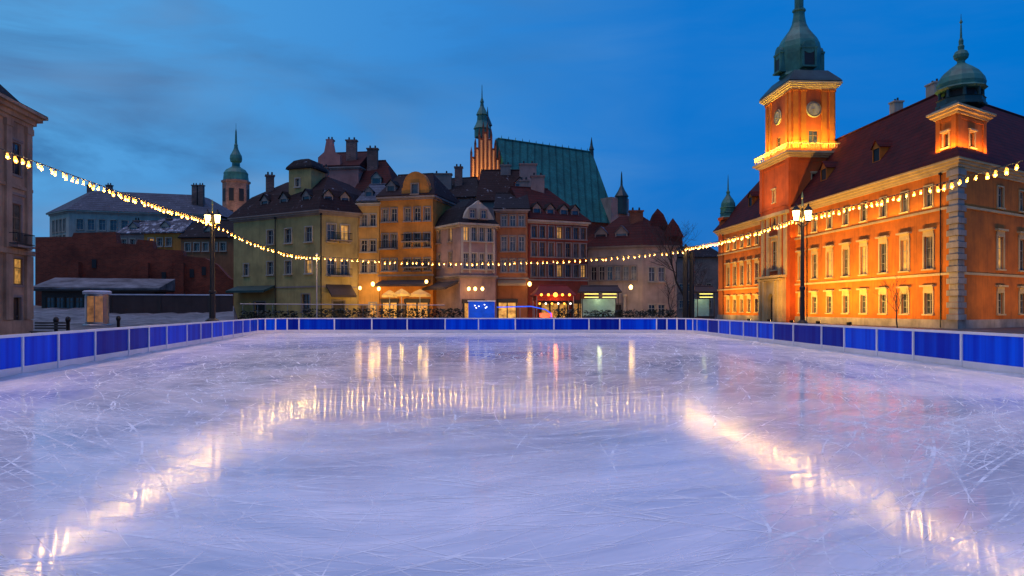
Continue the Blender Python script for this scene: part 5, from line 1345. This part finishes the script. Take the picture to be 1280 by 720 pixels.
# ================================================================== SKY, SUN, CAMERA
w = bpy.data.worlds.new('World'); sc.world = w; w.use_nodes = True; nt = w.node_tree
bg = nt.nodes['Background']
sky = N(nt, 'ShaderNodeTexSky', sky_type='NISHITA'); sky.sun_disc = False
SUN_EL, SUN_AZ = R(1.5), R(-115)
sky.sun_elevation = SUN_EL; sky.sun_rotation = SUN_AZ; sky.air_density = 1.0; sky.dust_density = .2; sky.ozone_density = 6.0
tcn = N(nt, 'ShaderNodeTexCoord'); sep = N(nt, 'ShaderNodeSeparateXYZ'); nt.links.new(tcn.outputs['Generated'], sep.inputs[0])
mp = N(nt, 'ShaderNodeMapping'); mp.inputs['Scale'].default_value = (1.0, 1.0, 4.2); mp.inputs['Rotation'].default_value = (0, R(4), 0); nt.links.new(tcn.outputs['Generated'], mp.inputs['Vector'])
nz = noise(nt, mp.outputs['Vector'], 2.3, 7, .56, .5); nz2 = noise(nt, mp.outputs['Vector'], 1.1, 4, .5, .3)
left = math_(nt, 'MULTIPLY', math_(nt, 'SUBTRACT', .22, sep.outputs['X']), 1.25); lf = N(nt, 'ShaderNodeClamp'); nt.links.new(left, lf.inputs[0])
# clear dusk air, deeper to the right, paler to the left and near the horizon
air = mix(nt, lf.outputs[0], (0.000, 0.190, 0.680), (0.105, 0.41, 0.82))
hz = math_(nt, 'POWER', math_(nt, 'SUBTRACT', 1.0, math_(nt, 'ABSOLUTE', sep.outputs['Z'])), 14.0)
air = mix(nt, math_(nt, 'MULTIPLY', hz, .9), air, mix(nt, lf.outputs[0], (0.040, 0.155, 0.42), (0.105, 0.255, 0.53)))
cl = ramp(nt, nz, .40, .66)
clw = math_(nt, 'MULTIPLY', math_(nt, 'MULTIPLY', cl, math_(nt, 'ADD', .15, math_(nt, 'MULTIPLY', lf.outputs[0], 1.7))), .75); cc = N(nt, 'ShaderNodeClamp'); nt.links.new(clw, cc.inputs[0])
air = mix(nt, cc.outputs[0], air, mix(nt, ramp(nt, nz2, .42, .58), (0.036, 0.145, 0.37), (0.15, 0.35, 0.66)))
skyc = mix(nt, 1.0, sky.outputs['Color'], (.03, .03, .03), 'MULTIPLY')
fin = mix(nt, .90, skyc, air)
nt.links.new(fin, bg.inputs['Color']); bg.inputs['Strength'].default_value = 1.0

sl = bpy.data.lights.new('sky_glow_sun', 'SUN'); sl.energy = 1.1; sl.angle = R(50); sl.color = (1, .67, .73)  # soft overhead fill added for the dusk sky glow, lifts the ice
so = bpy.data.objects.new('sky_glow_sun', sl); COL.objects.link(so)
EL_ = R(78); dv = Vector((math.sin(SUN_AZ) * math.cos(EL_), math.cos(SUN_AZ) * math.cos(EL_), math.sin(EL_))); so.rotation_euler = (-dv).to_track_quat('-Z', 'Y').to_euler()

cam = bpy.data.cameras.new('camera'); co = bpy.data.objects.new('camera', cam); COL.objects.link(co)
co.location = (0, 0, CAMH); co.rotation_euler = (R(90), 0, 0)
cam.sensor_width = 36; cam.lens = F / 1280 * 36; cam.shift_y = (HYP - 360) / 1280; cam.clip_start = .05; cam.clip_end = 3000
sc.camera = co
sc.view_settings.view_transform = 'Standard'; sc.view_settings.look = 'None'; sc.view_settings.exposure = 0; sc.view_settings.gamma = 1; sc.view_settings.use_curve_mapping = False
sc.cycles.max_bounces = 6; sc.cycles.diffuse_bounces = 3; sc.cycles.glossy_bounces = 4; sc.cycles.transparent_max_bounces = 12; sc.cycles.sample_clamp_indirect = 6
sc.cycles.use_denoising = True; sc.cycles.caustics_reflective = True
